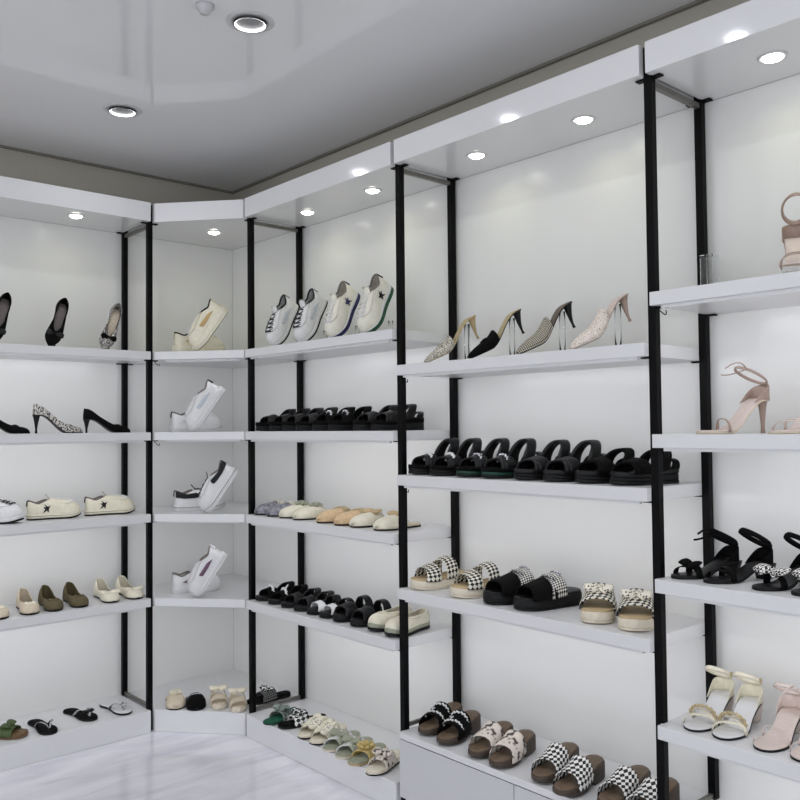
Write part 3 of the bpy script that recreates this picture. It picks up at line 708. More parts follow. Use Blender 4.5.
side_lo = [(.13, .10), (.30, .10), (.31, .40), (.24, .55), (.12, .55)]
side_heel = [(.05, .42), (.15, .38), (.26, .50), (.31, .80), (.20, .96), (.06, .96)]
side_sw = [(.15, .30), (.28, .25), (.31, .45), (.22, .60)]
PROTO = {
 'pump_bow': lambda: pump(BLKM, GREYL, BLKR, BLK, lift=.06, bowm=BLK, bow_w=.075),
 'pump_leo_bow': lambda: pump(LEOG, BEI, BLKR, BLK, lift=.06, bowm=BLKM, bow_w=.07),
 'heel_leo': lambda: pump(LEOP, BLK, BLK, BLK, L=.232, lift=.085, bowm=LEOG),
 'heel_blk': lambda: pump(BLKM, BLK, BLK, BLK, L=.232, lift=.065, bowm=BLK, bow_w=.035),
 'snk_star': lambda: sneaker(CRM, CRM, GREYL, BLK, WHT, BLK, None, treadm=BLKR, line=GREYL),
 'snk_wht_blk': lambda: sneaker(WHT, WHTR, GREYL, BLK, BLK, None, (BLK, side_heel), treadm=BLKR),
 'flat_beige': lambda: ballet_flat(BEI, TAUPE, BLKR, CRM),
 'flat_olive': lambda: ballet_flat(OLV, TAUPE, BLKR, OLV, .04),
 'flat_cream': lambda: ballet_flat(CRM, TAUPE, BLKR, CRM, .085, bow_h=.036),
 'ff_brown': lambda: slide(LEAF, BROWNS, BROWNS, ((.5, .8),), thick=.022, hgt=.04, orn='bow', ornm=LEAF),
 'ff_blk': lambda: flip_flop(BLKR, BLKM, SILV, None, None),
 'ff_blk_bow': lambda: flip_flop(BLKR, BLKM, WHT, 'bow', BLK),
 'ff_white': lambda: flip_flop(BLKR, WHT, SILV, 'pearls', PEARL),
 'snk_chunky': lambda: sneaker(CRM, CRM, BLK, CRM, WHT, None, (TANP, side_sw), chunky=.005, mid=.042, L=.255),
 'snk_white': lambda: sneaker(WHT, WHTR, GREYL, BLK, WHT, None, (PALE, side_sw), chunky=.003, mid=.036, L=.255),
 'snk_bw': lambda: sneaker(WHT, WHTR, GREYL, BLK, BLK, None, (BLK, side_heel), mid=.038, L=.255, tongue=BLK, line=BLK),
 'snk_grey': lambda: sneaker(WHT, WHTR, GREYL, WHT, WHT, None, (PINKT, side_sw), mid=.034, L=.25),
 'slip_beige': lambda: slipper(BEI, BEI, BLKR, 'flower', CRM, L=.21, u0=.4),
 'slip_blk': lambda: slipper(BLKM, BLK, BLKR, 'chain', SILV, L=.21),
 'slide_beige': lambda: slide(BEI, BEI, CRMR, ((.32, .5, .03), (.62, .84, -.03)), thick=.03, hgt=.045, orn='bow', ornm=CRM, L=.2, W=.074),
 'snk_tilt_blk': lambda: sneaker(WHT, WHTR, BLK, SILV, BLK, None, (PALE, side_sw), treadm=BLKR, mid=.03, W=.086),
 'snk_tilt_navy': lambda: sneaker(IVO, WHTR, GREYL, NAVY, WHT, NAVY, None, treadm=NAVY, mid=.034, tread=.018, W=.088),
 'snk_tilt_green': lambda: sneaker(IVO, WHTR, GREYL, BLK, WHT, BLK, None, treadm=GRNR, mid=.034, tread=.018, W=.088),
 'sand_blk': lambda: platform_sandal(BLK, BLKR, BLKM, .050, ankle=.06, W=.080),
 'sand_blk_chain': lambda: platform_sandal(BLKM, BLKR, BLKM, .052, chain=SILV, ankle=.055, W=.080),
 'sand_big_chain': lambda: platform_sandal(BLK, BLKR, BLKM, .044, chain=PEARL, ankle=.095, puffy=.009),
 'sand_big_green': lambda: platform_sandal(BLK, BLKR, BLKM, .044, green=DGRN, chain=SILV, ankle=.095, puffy=.009),
 'sand_big': lambda: platform_sandal(BLK, BLKR, BLK, .044, ankle=.09, puffy=.009),
 'sand_big_low': lambda: platform_sandal(BLKM, BLKR, BLK, .046, ankle=.06, puffy=.008),
 'slip_grey': lambda: slipper(GREYS, GREYS, BLKR, 'twist', SPOT, u0=.36),
 'slip_cream': lambda: slipper(CRM, CRM, BLKR, 'flower', SAGE, u0=.36),
 'slip_tan': lambda: slipper(TAN, TAN, BLKR, 'twist', GOLD, u0=.36),
 'slip_ivory': lambda: slipper(CRM, BEI, BLKR, 'bow', SAND, u0=.38),
 'sand_flat_chain': lambda: platform_sandal(BLKM, BLKR, BLK, .026, chain=PEARL, ankle=.05, puffy=.005, heel_t=.028, W=.073),
 'sand_flat': lambda: platform_sandal(BLK, BLKR, BLK, .028, ankle=.045, puffy=.005, heel_t=.03, W=.073),
 'sand_white_strap': lambda: slide([WHT, BLK], BLK, BLKR, ((.68, .86, .02), (.36, .52, -.02)), thick=.028, hgt=.05, W=.078),
 'sand_thick': lambda: slide([BLK, BLK], BLK, BLKR, ((.62, .88), (.28, .46)), thick=.036, hgt=.06, band_t=.008, W=.082),
 'loafer': lambda: sneaker_loafer(),
 'pl_check_dark': lambda: slide(CHKD, BLKM, BLKR, ((.40, .74),), thick=.018, hgt=.05, orn='bow', ornm=CHKBO, W=.076),
 'pl_green': lambda: slide(GRNT, GRN, DGRN, ((.42, .70),), thick=.016, hgt=.045, orn='bow', ornm=GRNT, W=.076),
 'pl_check_big': lambda: slide(CHKB, BLKM, BLKR, ((.42, .76),), thick=.018, hgt=.05, orn='bow', ornm=CHKBO, W=.076),
 'pl_cream': lambda: slide(SPOT, CRM, CRMR, ((.36, .80),), thick=.020, hgt=.05, orn='ruffle', ornm=CRM, edge=BLKR, W=.076),
 'pl_sage': lambda: slide([SAGE, WHT], SAGE, CRMR, ((.42, .78, .05), (.42, .78, -.05)), thick=.016, hgt=.045, orn='bow', ornm=SAGE, W=.076),
 'pl_yellow': lambda: slide(KHAKI, SAGE, SAND, ((.42, .74),), thick=.016, hgt=.045, orn='flower', ornm=KHAKI, W=.076),
 'pl_snake': lambda: slide(SNAKE, CRM, CRMR, ((.42, .78),), thick=.024, hgt=.05, orn='bow', ornm=SNAKE, edge=BLKR, W=.076),
 'mule_grey': lambda: mule(TWEED, GOLD, SAND, SAND, frill=TWEED),
 'mule_black': lambda: mule(BLKM, GOLD, BLK, BLK, frill=BLKM),
 'mule_weave': lambda: mule(TWEEDB, TAUPE, BLK, BLK, u0=.44),
 'mule_pale': lambda: mule(TWEEDW, PINKB, NUDE, NUDE, u0=.42),
 'slide_cream': lambda: slide([CHKC, CHKC], SAND, CRMR, ((.62, .86, .03), (.34, .56, -.02)), thick=.044, hgt=.070, edge=CRMR),
 'slide_black': lambda: slide([CHKS, BLKM], BLK, BLKR, ((.34, .60), (.46, .88)), thick=.046, hgt=.066, orn='beads', ornm=SILV, band_t=.005),
 'slide_bow': lambda: slide([CHKC], SAND, CRMR, ((.38, .84),), thick=.046, hgt=.058, orn='bow', ornm=SPOT),
 'clog_black': lambda: clog(BLKM, WOOD, WOODT, 'beads', PEARL),
 'clog_snake': lambda: clog(SNAKE, WOOD, WOODT),
 'clog_check': lambda: clog(CHK, WOOD, WOODT),
 'heel_prop': lambda: strappy(NUDE, PINKB, NUDE, NUDE, .08, toe_bands=2, r=.003),
 'heel_nude': lambda: strappy(NUDE, PINKB, BEI, NUDE, .088, ties=True, toe_bands=1, band_w=.04, ankle=.055),
 'heel_nude_b': lambda: strappy(PINKB, PINKB, BEI, PINKB, .09, heel='block', toe_bands=2),
 'strap_bow': lambda: strappy(BLKM, BLK, BLKR, BLK, .038, heel='block', toe_bands=2, orn='bow', ties=True, r=.004, ankle=.06, band_w=.09),
 'strap_blk': lambda: strappy(BLKM, BLK, BLKR, BLK, .042, heel='block', toe_bands=2, r=.004, ankle=.066, band_w=.08),
 'strap_check': lambda: strappy_check(),
 'strap_cream': lambda: strappy(CRM, WHT, BLKR, PINKB, .050, heel='block', toe_bands=2, r=.003, ankle=.055, band_w=.06, orn='rope', buckle=GOLD),
 'strap_pink': lambda: strappy(PINKB, PINKB, BLKR, PINKB, .045, heel='block', toe_bands=2, ties=True, r=.0025, ankle=.055, band_w=.022),
}
def strappy_check():
    t = strappy(BLKM, BLK, BLKR, BLK, .04, heel='block', toe_bands=1, r=.004, ankle=.066, band_w=.10); la = Last(.232, .078, 'round', .04)
    bow((la.x(.74), la.cy(.7), .048), .10, .046, .02, Matrix.Rotation(.3, 3, 'Y')).build('bow', CHKO, t); return t
def sneaker_loafer():
    t = empty('loafer'); la = Last(.25, .092, 'round', 0, spring=.008)
    slab(la, lambda u: la.zf(u), lambda u: la.zf(u) + .012, .002, .003).build('outsole', BLKR, t)
    slab(la, lambda u: la.zf(u) + .0115, lambda u: la.zf(u) + .030, .002, .005).build('midsole', SAGE, t)
    up = Upper(la, lambda u: la.zf(u) + .026, .02, .62, .62, .050, .042, .040, .030); up.mesh().build('upper', CRM, t, solid=.0025)
    slab(la, lambda u: .029 + la.zf(u), lambda u: .034 + la.zf(u), -.004, .002, .05, .85).build('insole', GREYL, t)
    MB().tube([up.p(i / 40, .72) for i in range(9, 32)], .002, 5).build('apron_seam', BEI, t); return t

# ---------------------------------------------------------------- putting shoes down
DONE = {}
def tree(o): return [o] + [d for c in o.children for d in tree(c)]
def copy_tree(o, parent=None):
    c = o.copy(); C.objects.link(c); c.parent = parent
    for ch in o.children: copy_tree(ch, c)
    return c
def low(o, R):
    z = 9
    for d in tree(o):
        if d.type == 'MESH':
            L = d.matrix_basis.copy(); p = d.parent
            while p and p is not o: L = p.matrix_basis @ L; p = p.parent
            z = min(z, min((R @ (L @ v.co)).z for v in d.data.vertices))
    return z
NAME = {}
def put(key, x, y, z, yaw, label, cat, group, pitch=0., roll=0., lean=0., name=None, scale=1.):
    if key not in DONE:
        bpy.context.view_layer.update(); o = PROTO[key](); DONE[key] = o
    else: o = copy_tree(DONE[key])
    if name: o.name = name
    e = Euler((math.radians(roll), math.radians(pitch), math.radians(yaw)), 'XYZ'); R = Matrix.Rotation(math.radians(lean), 4, 'Y') @ e.to_matrix().to_4x4(); e = R.to_euler('XYZ')
    o.rotation_euler = e; o.scale = (scale,) * 3
    dz = low(o, R) * scale
    o.location = (x, y, z - dz + .0006)
    tag(o, label, cat, group); return o
def prop_stand(x, y, z, h, label, r=.011):
    t = stand(h, r); t.location = (x, y, z + .0004); tag(t, label, 'shoe stand', 'clear acrylic shoe stands'); return t

# ---------------------------------------------------------------- the goods
put('pump_bow', 1.217, 4.163, 1.892, 262.0, 'black pump on clear stand, cut off by the left photo edge, top shelf', 'pump', 'pumps on the left bay top shelf', pitch=62, lean=17)
prop_stand(1.220, 4.183, 1.892, 0.120, 'clear acrylic stand under the pump at the left photo edge')
put('pump_bow', 1.480, 4.163, 1.892, 262.0, 'plain black pump with a square bow, toe down on the left top shelf', 'pump', 'pumps on the left bay top shelf', pitch=62, lean=17)
prop_stand(1.483, 4.183, 1.892, 0.120, 'clear acrylic stand under the plain black bow pump')
put('pump_leo_bow', 1.747, 4.163, 1.892, 258.0, 'grey glitter pump with black bow, toe down beside the left post', 'pump', 'pumps on the left bay top shelf', pitch=62, lean=18)
prop_stand(1.752, 4.183, 1.892, 0.120, 'clear acrylic stand under the grey glitter bow pump')
put('heel_blk', 1.250, 4.163, 1.486, -8.0, 'black heel cut off by the left photo edge, beside the leopard one', 'pump', 'high heels on the left bay second shelf')
put('heel_leo', 1.501, 4.163, 1.486, -6.0, 'black and silver leopard stiletto pump with a glitter bow', 'pump', 'high heels on the left bay second shelf')
put('heel_blk', 1.743, 4.163, 1.486, -8.0, 'black low-heeled pump with a small bow, right of the leopard pump', 'pump', 'high heels on the left bay second shelf')
put('snk_wht_blk', 1.213, 4.163, 1.078, -40.0, 'white sneaker with black trim cut off by the left photo edge', 'sneaker', 'sneakers on the left bay third shelf')
put('snk_star', 1.483, 4.163, 1.078, -8.0, 'cream sneaker with black star, farther from the left black post', 'sneaker', 'sneakers on the left bay third shelf', scale=0.92)
put('snk_star', 1.759, 4.163, 1.078, -8.0, 'cream sneaker with black star, right beside the left black post', 'sneaker', 'sneakers on the left bay third shelf', scale=0.92)
put('flat_beige', 1.215, 4.163, 0.659, -90.0, 'beige ballet flat cut off by the left photo edge', 'ballet flat', 'ballet flats on the left bay fourth shelf', scale=1.06)
put('flat_beige', 1.360, 4.163, 0.659, -98.0, 'single beige ballet flat left of the olive pair', 'ballet flat', 'ballet flats on the left bay fourth shelf', scale=1.06)
put('flat_olive', 1.466, 4.163, 0.659, -96.0, 'left one of the two olive suede ballet flats', 'ballet flat', 'ballet flats on the left bay fourth shelf', scale=1.06)
put('flat_olive', 1.585, 4.163, 0.659, -95.0, 'right one of the two olive suede ballet flats', 'ballet flat', 'ballet flats on the left bay fourth shelf', scale=1.06)
put('flat_cream', 1.739, 4.163, 0.659, -95.0, 'left one of the two cream ballet flats with wide bows', 'ballet flat', 'ballet flats on the left bay fourth shelf', scale=1.06)
put('flat_cream', 1.858, 4.163, 0.659, -92.0, 'right one of the two cream ballet flats with wide bows', 'ballet flat', 'ballet flats on the left bay fourth shelf', scale=1.06)
put('ff_brown', 1.241, 4.153, 0.108, -40.0, 'brown sandal with green bow at the left photo edge', 'sandal', 'sandals on the left bay plinth')
put('ff_blk', 1.420, 4.129, 0.108, -87.3, 'black flip flop with silver strap, beside the brown sandal', 'flip flop', 'sandals on the left bay plinth')
put('ff_blk_bow', 1.618, 4.178, 0.108, -78.8, 'black flip flop with white strap and black bow', 'flip flop', 'sandals on the left bay plinth')
put('ff_white', 1.783, 4.149, 0.108, -83.1, 'white flip flop with pearl strap next to the left post', 'flip flop', 'sandals on the left bay plinth')
put('snk_chunky', 2.177, 4.022, 1.892, -18.0, 'cream chunky sneaker lying flat on the corner top shelf', 'sneaker', 'sneakers in the corner bay')
put('snk_chunky', 2.168, 3.840, 1.892, 150.0, 'cream chunky sneaker with tan patch propped heel up on the corner top shelf', 'sneaker', 'sneakers in the corner bay', pitch=56)
put('snk_white', 2.167, 4.034, 1.486, -18.0, 'all-white sneaker lying flat on the corner second shelf', 'sneaker', 'sneakers in the corner bay')
put('snk_white', 2.154, 3.856, 1.486, 150.0, 'all-white sneaker propped heel up on the corner second shelf', 'sneaker', 'sneakers in the corner bay', pitch=56)
put('snk_bw', 2.177, 4.022, 1.078, -18.0, 'black and white sneaker lying flat on the corner third shelf', 'sneaker', 'sneakers in the corner bay')
put('snk_bw', 2.199, 3.804, 1.078, 150.0, 'black and white sneaker propped heel up on the corner third shelf', 'sneaker', 'sneakers in the corner bay', pitch=56)
put('snk_grey', 2.167, 4.034, 0.659, -18.0, 'white sneaker with grey lining lying flat on the corner fourth shelf', 'sneaker', 'sneakers in the corner bay')
put('snk_grey', 2.161, 3.848, 0.659, 150.0, 'white sneaker with wine patch propped heel up on the corner fourth shelf', 'sneaker', 'sneakers in the corner bay', pitch=56)
put('slip_beige', 2.039, 4.029, 0.108, 250.0, 'beige flower slipper on the corner plinth, nearest the left post', 'slipper', 'flats on the corner plinth')
put('slip_blk', 2.108, 3.949, 0.108, 250.0, 'black slipper with silver band on the corner plinth', 'slipper', 'flats on the corner plinth')
put('slide_beige', 2.199, 3.873, 0.108, 245.0, 'left one of the two beige bow slides on the corner plinth', 'slide sandal', 'flats on the corner plinth')
put('slide_beige', 2.248, 3.769, 0.108, 245.0, 'right one of the two beige bow slides on the corner plinth', 'slide sandal', 'flats on the corner plinth')
put('snk_tilt_blk', 2.385, 3.512, 1.892, 185.0, 'first tilted sneaker from the corner, white with black sole', 'sneaker', 'tilted sneakers right of the corner', pitch=60)
prop_stand(2.452, 3.518, 1.892, 0.075, 'clear acrylic stand under the first tilted white sneaker')
put('snk_tilt_blk', 2.385, 3.277, 1.892, 185.0, 'second tilted sneaker from the corner, white with black sole', 'sneaker', 'tilted sneakers right of the corner', pitch=60)
prop_stand(2.452, 3.283, 1.892, 0.075, 'clear acrylic stand under the second tilted white sneaker')
put('snk_tilt_navy', 2.385, 3.031, 1.892, 185.0, 'tilted cream sneaker with navy sole and navy star', 'sneaker', 'tilted sneakers right of the corner', pitch=60)
prop_stand(2.452, 3.037, 1.892, 0.075, 'clear acrylic stand under the navy-soled star sneaker')
put('snk_tilt_green', 2.385, 2.800, 1.892, 185.0, 'tilted cream sneaker with green sole and black star', 'sneaker', 'tilted sneakers right of the corner', pitch=60)
prop_stand(2.452, 2.806, 1.892, 0.075, 'clear acrylic stand under the green-soled star sneaker')
put('sand_blk', 2.369, 3.555, 1.486, 170.0, 'first pair from the corner, farther shoe, of the black chunky sandals', 'sandal', 'black chunky sandals right of the corner')
put('sand_blk', 2.369, 3.434, 1.486, 170.0, 'first pair from the corner, nearer shoe, of the black chunky sandals', 'sandal', 'black chunky sandals right of the corner')
put('sand_blk', 2.369, 3.325, 1.486, 170.0, 'second pair from the corner, farther shoe, of the black chunky sandals', 'sandal', 'black chunky sandals right of the corner')
put('sand_blk', 2.369, 3.213, 1.486, 170.0, 'second pair from the corner, nearer shoe, of the black chunky sandals', 'sandal', 'black chunky sandals right of the corner')
put('sand_blk_chain', 2.369, 3.084, 1.486, 170.0, 'third pair from the corner, farther beaded black chunky sandal', 'sandal', 'black chunky sandals right of the corner')
put('sand_blk_chain', 2.369, 2.967, 1.486, 170.0, 'third pair from the corner, nearer beaded black chunky sandal', 'sandal', 'black chunky sandals right of the corner')
put('sand_blk', 2.369, 2.788, 1.486, 170.0, 'fourth pair from the corner, farther shoe, of the black chunky sandals', 'sandal', 'black chunky sandals right of the corner')
put('sand_blk', 2.369, 2.672, 1.486, 170.0, 'black chunky sandal crossing the middle black post', 'sandal', 'black chunky sandals right of the corner')
put('slip_grey', 2.369, 3.586, 1.078, 184.0, 'grey crossed slipper nearest the corner post', 'slipper', 'closed-toe slippers right of the corner')
put('slip_grey', 2.369, 3.480, 1.078, 184.0, 'second grey crossed slipper from the corner, beside the cream pair', 'slipper', 'closed-toe slippers right of the corner')
put('slip_cream', 2.369, 3.371, 1.078, 184.0, 'white slipper with sage flower beside the grey pair', 'slipper', 'closed-toe slippers right of the corner')
put('slip_cream', 2.369, 3.257, 1.078, 184.0, 'white slipper with sage flower beside the tan pair', 'slipper', 'closed-toe slippers right of the corner')
put('slip_tan', 2.369, 3.074, 1.078, 184.0, 'farther one of the two tan crossed slippers', 'slipper', 'closed-toe slippers right of the corner')
put('slip_tan', 2.369, 2.944, 1.078, 184.0, 'nearer one of the two tan crossed slippers', 'slipper', 'closed-toe slippers right of the corner')
put('slip_ivory', 2.369, 2.834, 1.078, 184.0, 'ivory bow slipper beside the tan pair', 'slipper', 'closed-toe slippers right of the corner')
put('slip_ivory', 2.369, 2.677, 1.078, 184.0, 'ivory bow slipper nearest the middle black post', 'slipper', 'closed-toe slippers right of the corner')
put('sand_flat_chain', 2.374, 3.579, 0.659, 176.0, 'flat black beaded sandal nearest the corner post, fourth shelf', 'sandal', 'black sandals right of the corner, fourth shelf')
put('sand_flat_chain', 2.374, 3.466, 0.659, 176.0, 'second flat black beaded sandal from the corner post, fourth shelf', 'sandal', 'black sandals right of the corner, fourth shelf')
put('sand_flat', 2.374, 3.357, 0.659, 176.0, 'third flat black sandal from the corner, fourth shelf', 'sandal', 'black sandals right of the corner, fourth shelf')
put('sand_flat', 2.374, 3.253, 0.659, 176.0, 'fourth flat black sandal from the corner, fourth shelf', 'sandal', 'black sandals right of the corner, fourth shelf')
put('sand_white_strap', 2.374, 3.152, 0.659, 176.0, 'farther black sandal with a white toe strap', 'sandal', 'black sandals right of the corner, fourth shelf')
put('sand_white_strap', 2.374, 3.056, 0.659, 176.0, 'nearer black sandal with a white toe strap', 'sandal', 'black sandals right of the corner, fourth shelf')
put('sand_thick', 2.374, 2.955, 0.659, 176.0, 'farther thick black two-band slide beside the pale loafers', 'sandal', 'black sandals right of the corner, fourth shelf')
put('sand_thick', 2.374, 2.832, 0.659, 176.0, 'nearer thick black two-band slide beside the pale loafers', 'sandal', 'black sandals right of the corner, fourth shelf')
put('loafer', 2.374, 2.734, 0.659, 190.0, 'pale loafer next to the thick black slides', 'loafer', 'pale loafers by the middle post')
put('loafer', 2.365, 2.616, 0.659, 190.0, 'pale loafer crossing behind the middle black post', 'loafer', 'pale loafers by the middle post')
put('pl_check_dark', 2.425, 3.751, 0.108, 178.0, 'dark checkered slide behind the corner post on the plinth', 'slide sandal', 'slides on the plinth right of the corner')
put('pl_green', 2.320, 3.471, 0.108, -163.0, 'emerald green slide on the plinth', 'slide sandal', 'slides on the plinth right of the corner')
put('pl_check_big', 2.347, 3.343, 0.108, 172.0, 'black slide with a large black and white checkered bow', 'slide sandal', 'slides on the plinth right of the corner')
put('pl_cream', 2.335, 3.215, 0.108, -161.0, 'cream ruffled slide beside the black checkered one', 'slide sandal', 'slides on the plinth right of the corner')
put('pl_cream', 2.332, 3.120, 0.108, -161.0, 'cream ruffled slide beside the sage slides', 'slide sandal', 'slides on the plinth right of the corner')
put('pl_sage', 2.326, 3.016, 0.108, -161.0, 'farther one of the two sage crossed slides', 'slide sandal', 'slides on the plinth right of the corner')
put('pl_sage', 2.319, 2.917, 0.108, -161.0, 'nearer one of the two sage crossed slides', 'slide sandal', 'slides on the plinth right of the corner')
put('pl_yellow', 2.313, 2.822, 0.108, -161.0, 'khaki yellow slide with green footbed', 'slide sandal', 'slides on the plinth right of the corner')
put('pl_snake', 2.303, 2.694, 0.108, -161.0, 'snakeskin print bow slide at the near end of the plinth', 'slide sandal', 'slides on the plinth right of the corner')
put('mule_grey', 2.385, 2.344, 1.745, 154.0, 'grey tweed heeled mule tilted on a clear stand', 'mule', 'heeled mules on stands', pitch=25, scale=1.04)
prop_stand(2.429, 2.322, 1.745, 0.158, 'clear acrylic stand under the grey tweed mule')
put('mule_black', 2.385, 2.112, 1.745, 154.0, 'black velvet heeled mule tilted on a clear stand', 'mule', 'heeled mules on stands', pitch=25, scale=1.04)
prop_stand(2.429, 2.090, 1.745, 0.158, 'clear acrylic stand under the black velvet mule')
put('mule_weave', 2.385, 1.878, 1.745, 154.0, 'black and cream woven heeled mule tilted on a clear stand', 'mule', 'heeled mules on stands', pitch=25, scale=1.04)
prop_stand(2.429, 1.857, 1.745, 0.158, 'clear acrylic stand under the black and cream woven mule')
put('mule_pale', 2.385, 1.649, 1.745, 154.0, 'pale pink tweed heeled mule tilted on a clear stand', 'mule', 'heeled mules on stands', pitch=25, scale=1.04)
prop_stand(2.429, 1.627, 1.745, 0.158, 'clear acrylic stand under the pale pink tweed mule')
put('sand_big_chain', 2.385, 2.450, 1.312, 166.0, 'first pair from the middle post, farther black platform sandal with pearls', 'sandal', 'black platform sandals in the wide middle bay', scale=1.03)
put('sand_big_chain', 2.385, 2.327, 1.312, 166.0, 'first pair from the middle post, nearer black platform sandal with pearls', 'sandal', 'black platform sandals in the wide middle bay', scale=1.03)
put('sand_big_green', 2.385, 2.185, 1.312, 166.0, 'farther black platform sandal with dark green sole', 'sandal', 'black platform sandals in the wide middle bay', scale=1.03)
put('sand_big_green', 2.385, 2.057, 1.312, 166.0, 'nearer black platform sandal with dark green sole', 'sandal', 'black platform sandals in the wide middle bay', scale=1.03)
put('sand_big', 2.385, 1.904, 1.312, 166.0, 'third pair, farther all-black platform sandal with tall ankle strap', 'sandal', 'black platform sandals in the wide middle bay', scale=1.03)
put('sand_big', 2.385, 1.775, 1.312, 166.0, 'third pair, nearer all-black platform sandal with tall ankle strap', 'sandal', 'black platform sandals in the wide middle bay', scale=1.03)
put('sand_big_low', 2.385, 1.643, 1.312, 166.0, 'fourth pair, farther black platform sandal left of the large post', 'sandal', 'black platform sandals in the wide middle bay', scale=1.03)
put('sand_big_low', 2.385, 1.508, 1.312, 166.0, 'black platform sandal crossing behind the large right post', 'sandal', 'black platform sandals in the wide middle bay', scale=1.03)
put('slide_cream', 2.379, 2.434, 0.868, 172.0, 'farther cream checkered slide beside the middle post', 'slide sandal', 'chunky slides in the wide middle bay', scale=1.08)
put('slide_cream', 2.379, 2.214, 0.868, 172.0, 'nearer cream checkered slide, left of the black pair', 'slide sandal', 'chunky slides in the wide middle bay', scale=1.08)
put('slide_black', 2.379, 2.041, 0.868, 166.0, 'farther black beaded platform slide', 'slide sandal', 'chunky slides in the wide middle bay', scale=1.08)
put('slide_black', 2.379, 1.900, 0.868, 166.0, 'nearer black beaded platform slide', 'slide sandal', 'chunky slides in the wide middle bay', scale=1.08)
put('slide_bow', 2.379, 1.691, 0.868, 214.0, 'left one of the cream platform slides with printed bows', 'slide sandal', 'chunky slides in the wide middle bay', scale=1.08)
put('slide_bow', 2.379, 1.547, 0.868, 212.0, 'right one of the cream platform slides with printed bows, by the large post', 'slide sandal', 'chunky slides in the wide middle bay', scale=1.08)
put('clog_black', 2.381, 2.445, 0.312, -166.4, 'farther black beaded wooden clog on the cabinet', 'clog', 'wooden clogs on the base cabinet', scale=1.06)
put('clog_black', 2.362, 2.325, 0.312, -165.3, 'nearer black beaded wooden clog on the cabinet', 'clog', 'wooden clogs on the base cabinet', scale=1.06)
put('clog_snake', 2.359, 2.157, 0.312, -166.3, 'farther snake print wooden clog on the cabinet', 'clog', 'wooden clogs on the base cabinet', scale=1.06)
put('clog_snake', 2.348, 2.043, 0.312, -167.9, 'nearer snake print wooden clog on the cabinet', 'clog', 'wooden clogs on the base cabinet', scale=1.06)
put('clog_check', 2.360, 1.860, 0.312, -169.2, 'far clog of the middle checkered wooden pair on the cabinet', 'clog', 'wooden clogs on the base cabinet', scale=1.06)
put('clog_check', 2.327, 1.738, 0.312, -173.2, 'near clog of the middle checkered wooden pair on the cabinet', 'clog', 'wooden clogs on the base cabinet', scale=1.06)
put('clog_check', 2.361, 1.587, 0.312, -175.0, 'far clog of the last checkered pair, left of the large post', 'clog', 'wooden clogs on the base cabinet', scale=1.06)
put('clog_check', 2.342, 1.476, 0.312, -176.5, 'near clog of the last checkered pair, behind the large post', 'clog', 'wooden clogs on the base cabinet', scale=1.06)
put('heel_prop', 2.385, 1.016, 1.913, 205.0, 'nude strappy sandal propped on the top shelf at the right photo edge', 'heeled sandal', 'nude sandals at the right edge', pitch=4, scale=1.15)
put('heel_nude', 2.374, 1.204, 1.472, 158.0, 'nude stiletto sandal with loose ankle ties beside the back post', 'heeled sandal', 'nude sandals at the right edge', scale=1.06)
put('heel_nude_b', 2.374, 1.007, 1.472, 166.0, 'pale pink heeled sandal cut off by the right photo edge, second shelf', 'heeled sandal', 'nude sandals at the right edge')
put('strap_bow', 2.374, 1.301, 1.048, 158.0, 'black strappy sandal with plain bow, leftmost in the right bay', 'sandal', 'black strappy sandals at the right edge')
put('strap_blk', 2.374, 1.198, 1.048, 158.0, 'black strappy sandal with plain toe, between the bowed ones', 'sandal', 'black strappy sandals at the right edge')
put('strap_check', 2.374, 1.063, 1.048, 165.0, 'black strappy sandal with a checkered bow', 'sandal', 'black strappy sandals at the right edge')
put('strap_check', 2.374, 0.956, 1.048, 165.0, 'black checkered bow sandal cut off by the right photo edge', 'sandal', 'black strappy sandals at the right edge')
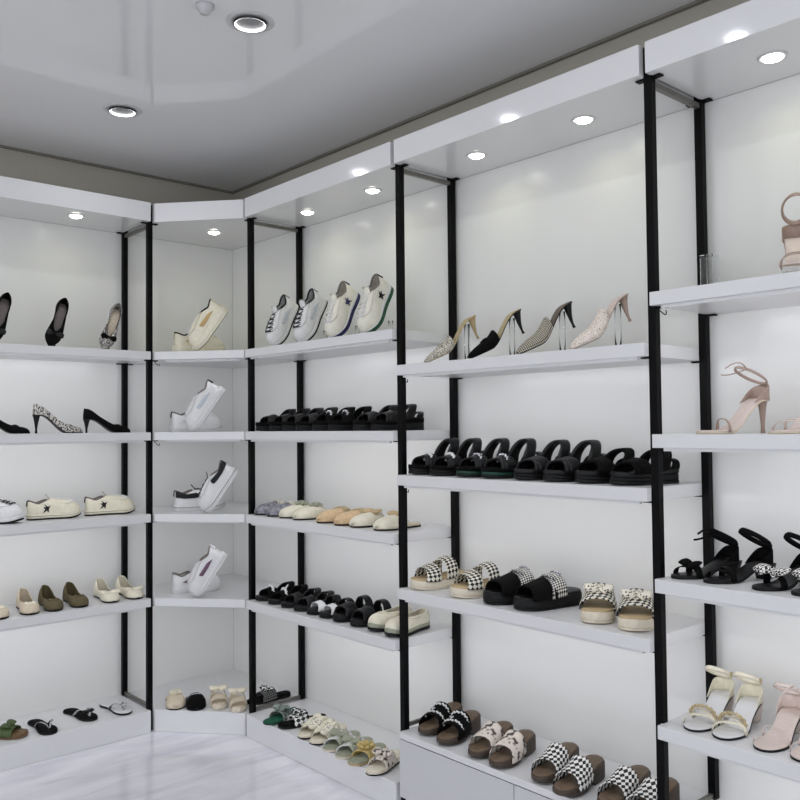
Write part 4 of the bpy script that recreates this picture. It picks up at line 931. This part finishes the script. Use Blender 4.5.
put('strap_cream', 2.369, 1.295, 0.624, 184.0, 'farther cream strappy block-heel sandal with beaded band', 'heeled sandal', 'cream and pink block heels at the right edge', scale=1.06)
put('strap_cream', 2.369, 1.206, 0.624, 184.0, 'nearer cream strappy block-heel sandal with beaded band', 'heeled sandal', 'cream and pink block heels at the right edge', scale=1.06)
put('strap_pink', 2.369, 1.088, 0.624, 184.0, 'pale pink strappy sandal with a bow tie at the ankle', 'heeled sandal', 'cream and pink block heels at the right edge', scale=1.06)
put('strap_pink', 2.369, 0.988, 0.624, 184.0, 'pale pink strappy sandal cut off by the right photo edge, fourth shelf', 'heeled sandal', 'cream and pink block heels at the right edge', scale=1.06)
# clear acrylic riser on the top shelf of the right bay
t = empty('acrylic_riser', (2.50, 1.335, LV['D'][0] + .0006)); tag(t, 'clear acrylic riser standing in front of the back post, top shelf at right', 'riser')
m = MB(); a, b, h, k = .02, .022, .135, .003
m.box(-a, a, -b, b, 0, k); m.build('base', M_ACRYL, t, smooth=False)
for s in (-1, 1):
    MB().box(-a, a, *sorted((s * b, s * (b - k))), k + .0002, h).build('side', M_ACRYL, t, smooth=False)
MB().box(-a, a, -b, b, h + .0002, h + k).build('top', M_ACRYL, t, smooth=False)
# a dark crumb lying on the marble
m = MB(); m.ball((0, 0, .004), (.006, .005, .004), 8, 5)
s = m.build('crumb', BLKR); s.location = (1.35, 2.2, .0003); tag(s, 'tiny dark crumb lying on the marble floor', 'crumb')
# low clear block that carries the nude sandal on the top shelf at right
s = bpy.data.objects['heeled_sandal']; c = Euler((0, 0, math.radians(205))).to_matrix()
blk = MB()
pts = [c @ Vector((x, y, 0)) for x, y in ((-.13, -.04), (.145, -.04), (.145, .04), (-.13, .04))]
blk.prism([(p.x, p.y) for p in pts], 0, .0198)
o = blk.build('acrylic_block', M_ACRYL, None, smooth=False, bevel=.001); o.location = (s.location.x, s.location.y, LV['D'][0] + .0004)
tag(o, 'low clear acrylic block under the nude strappy sandal at the right edge', 'riser')
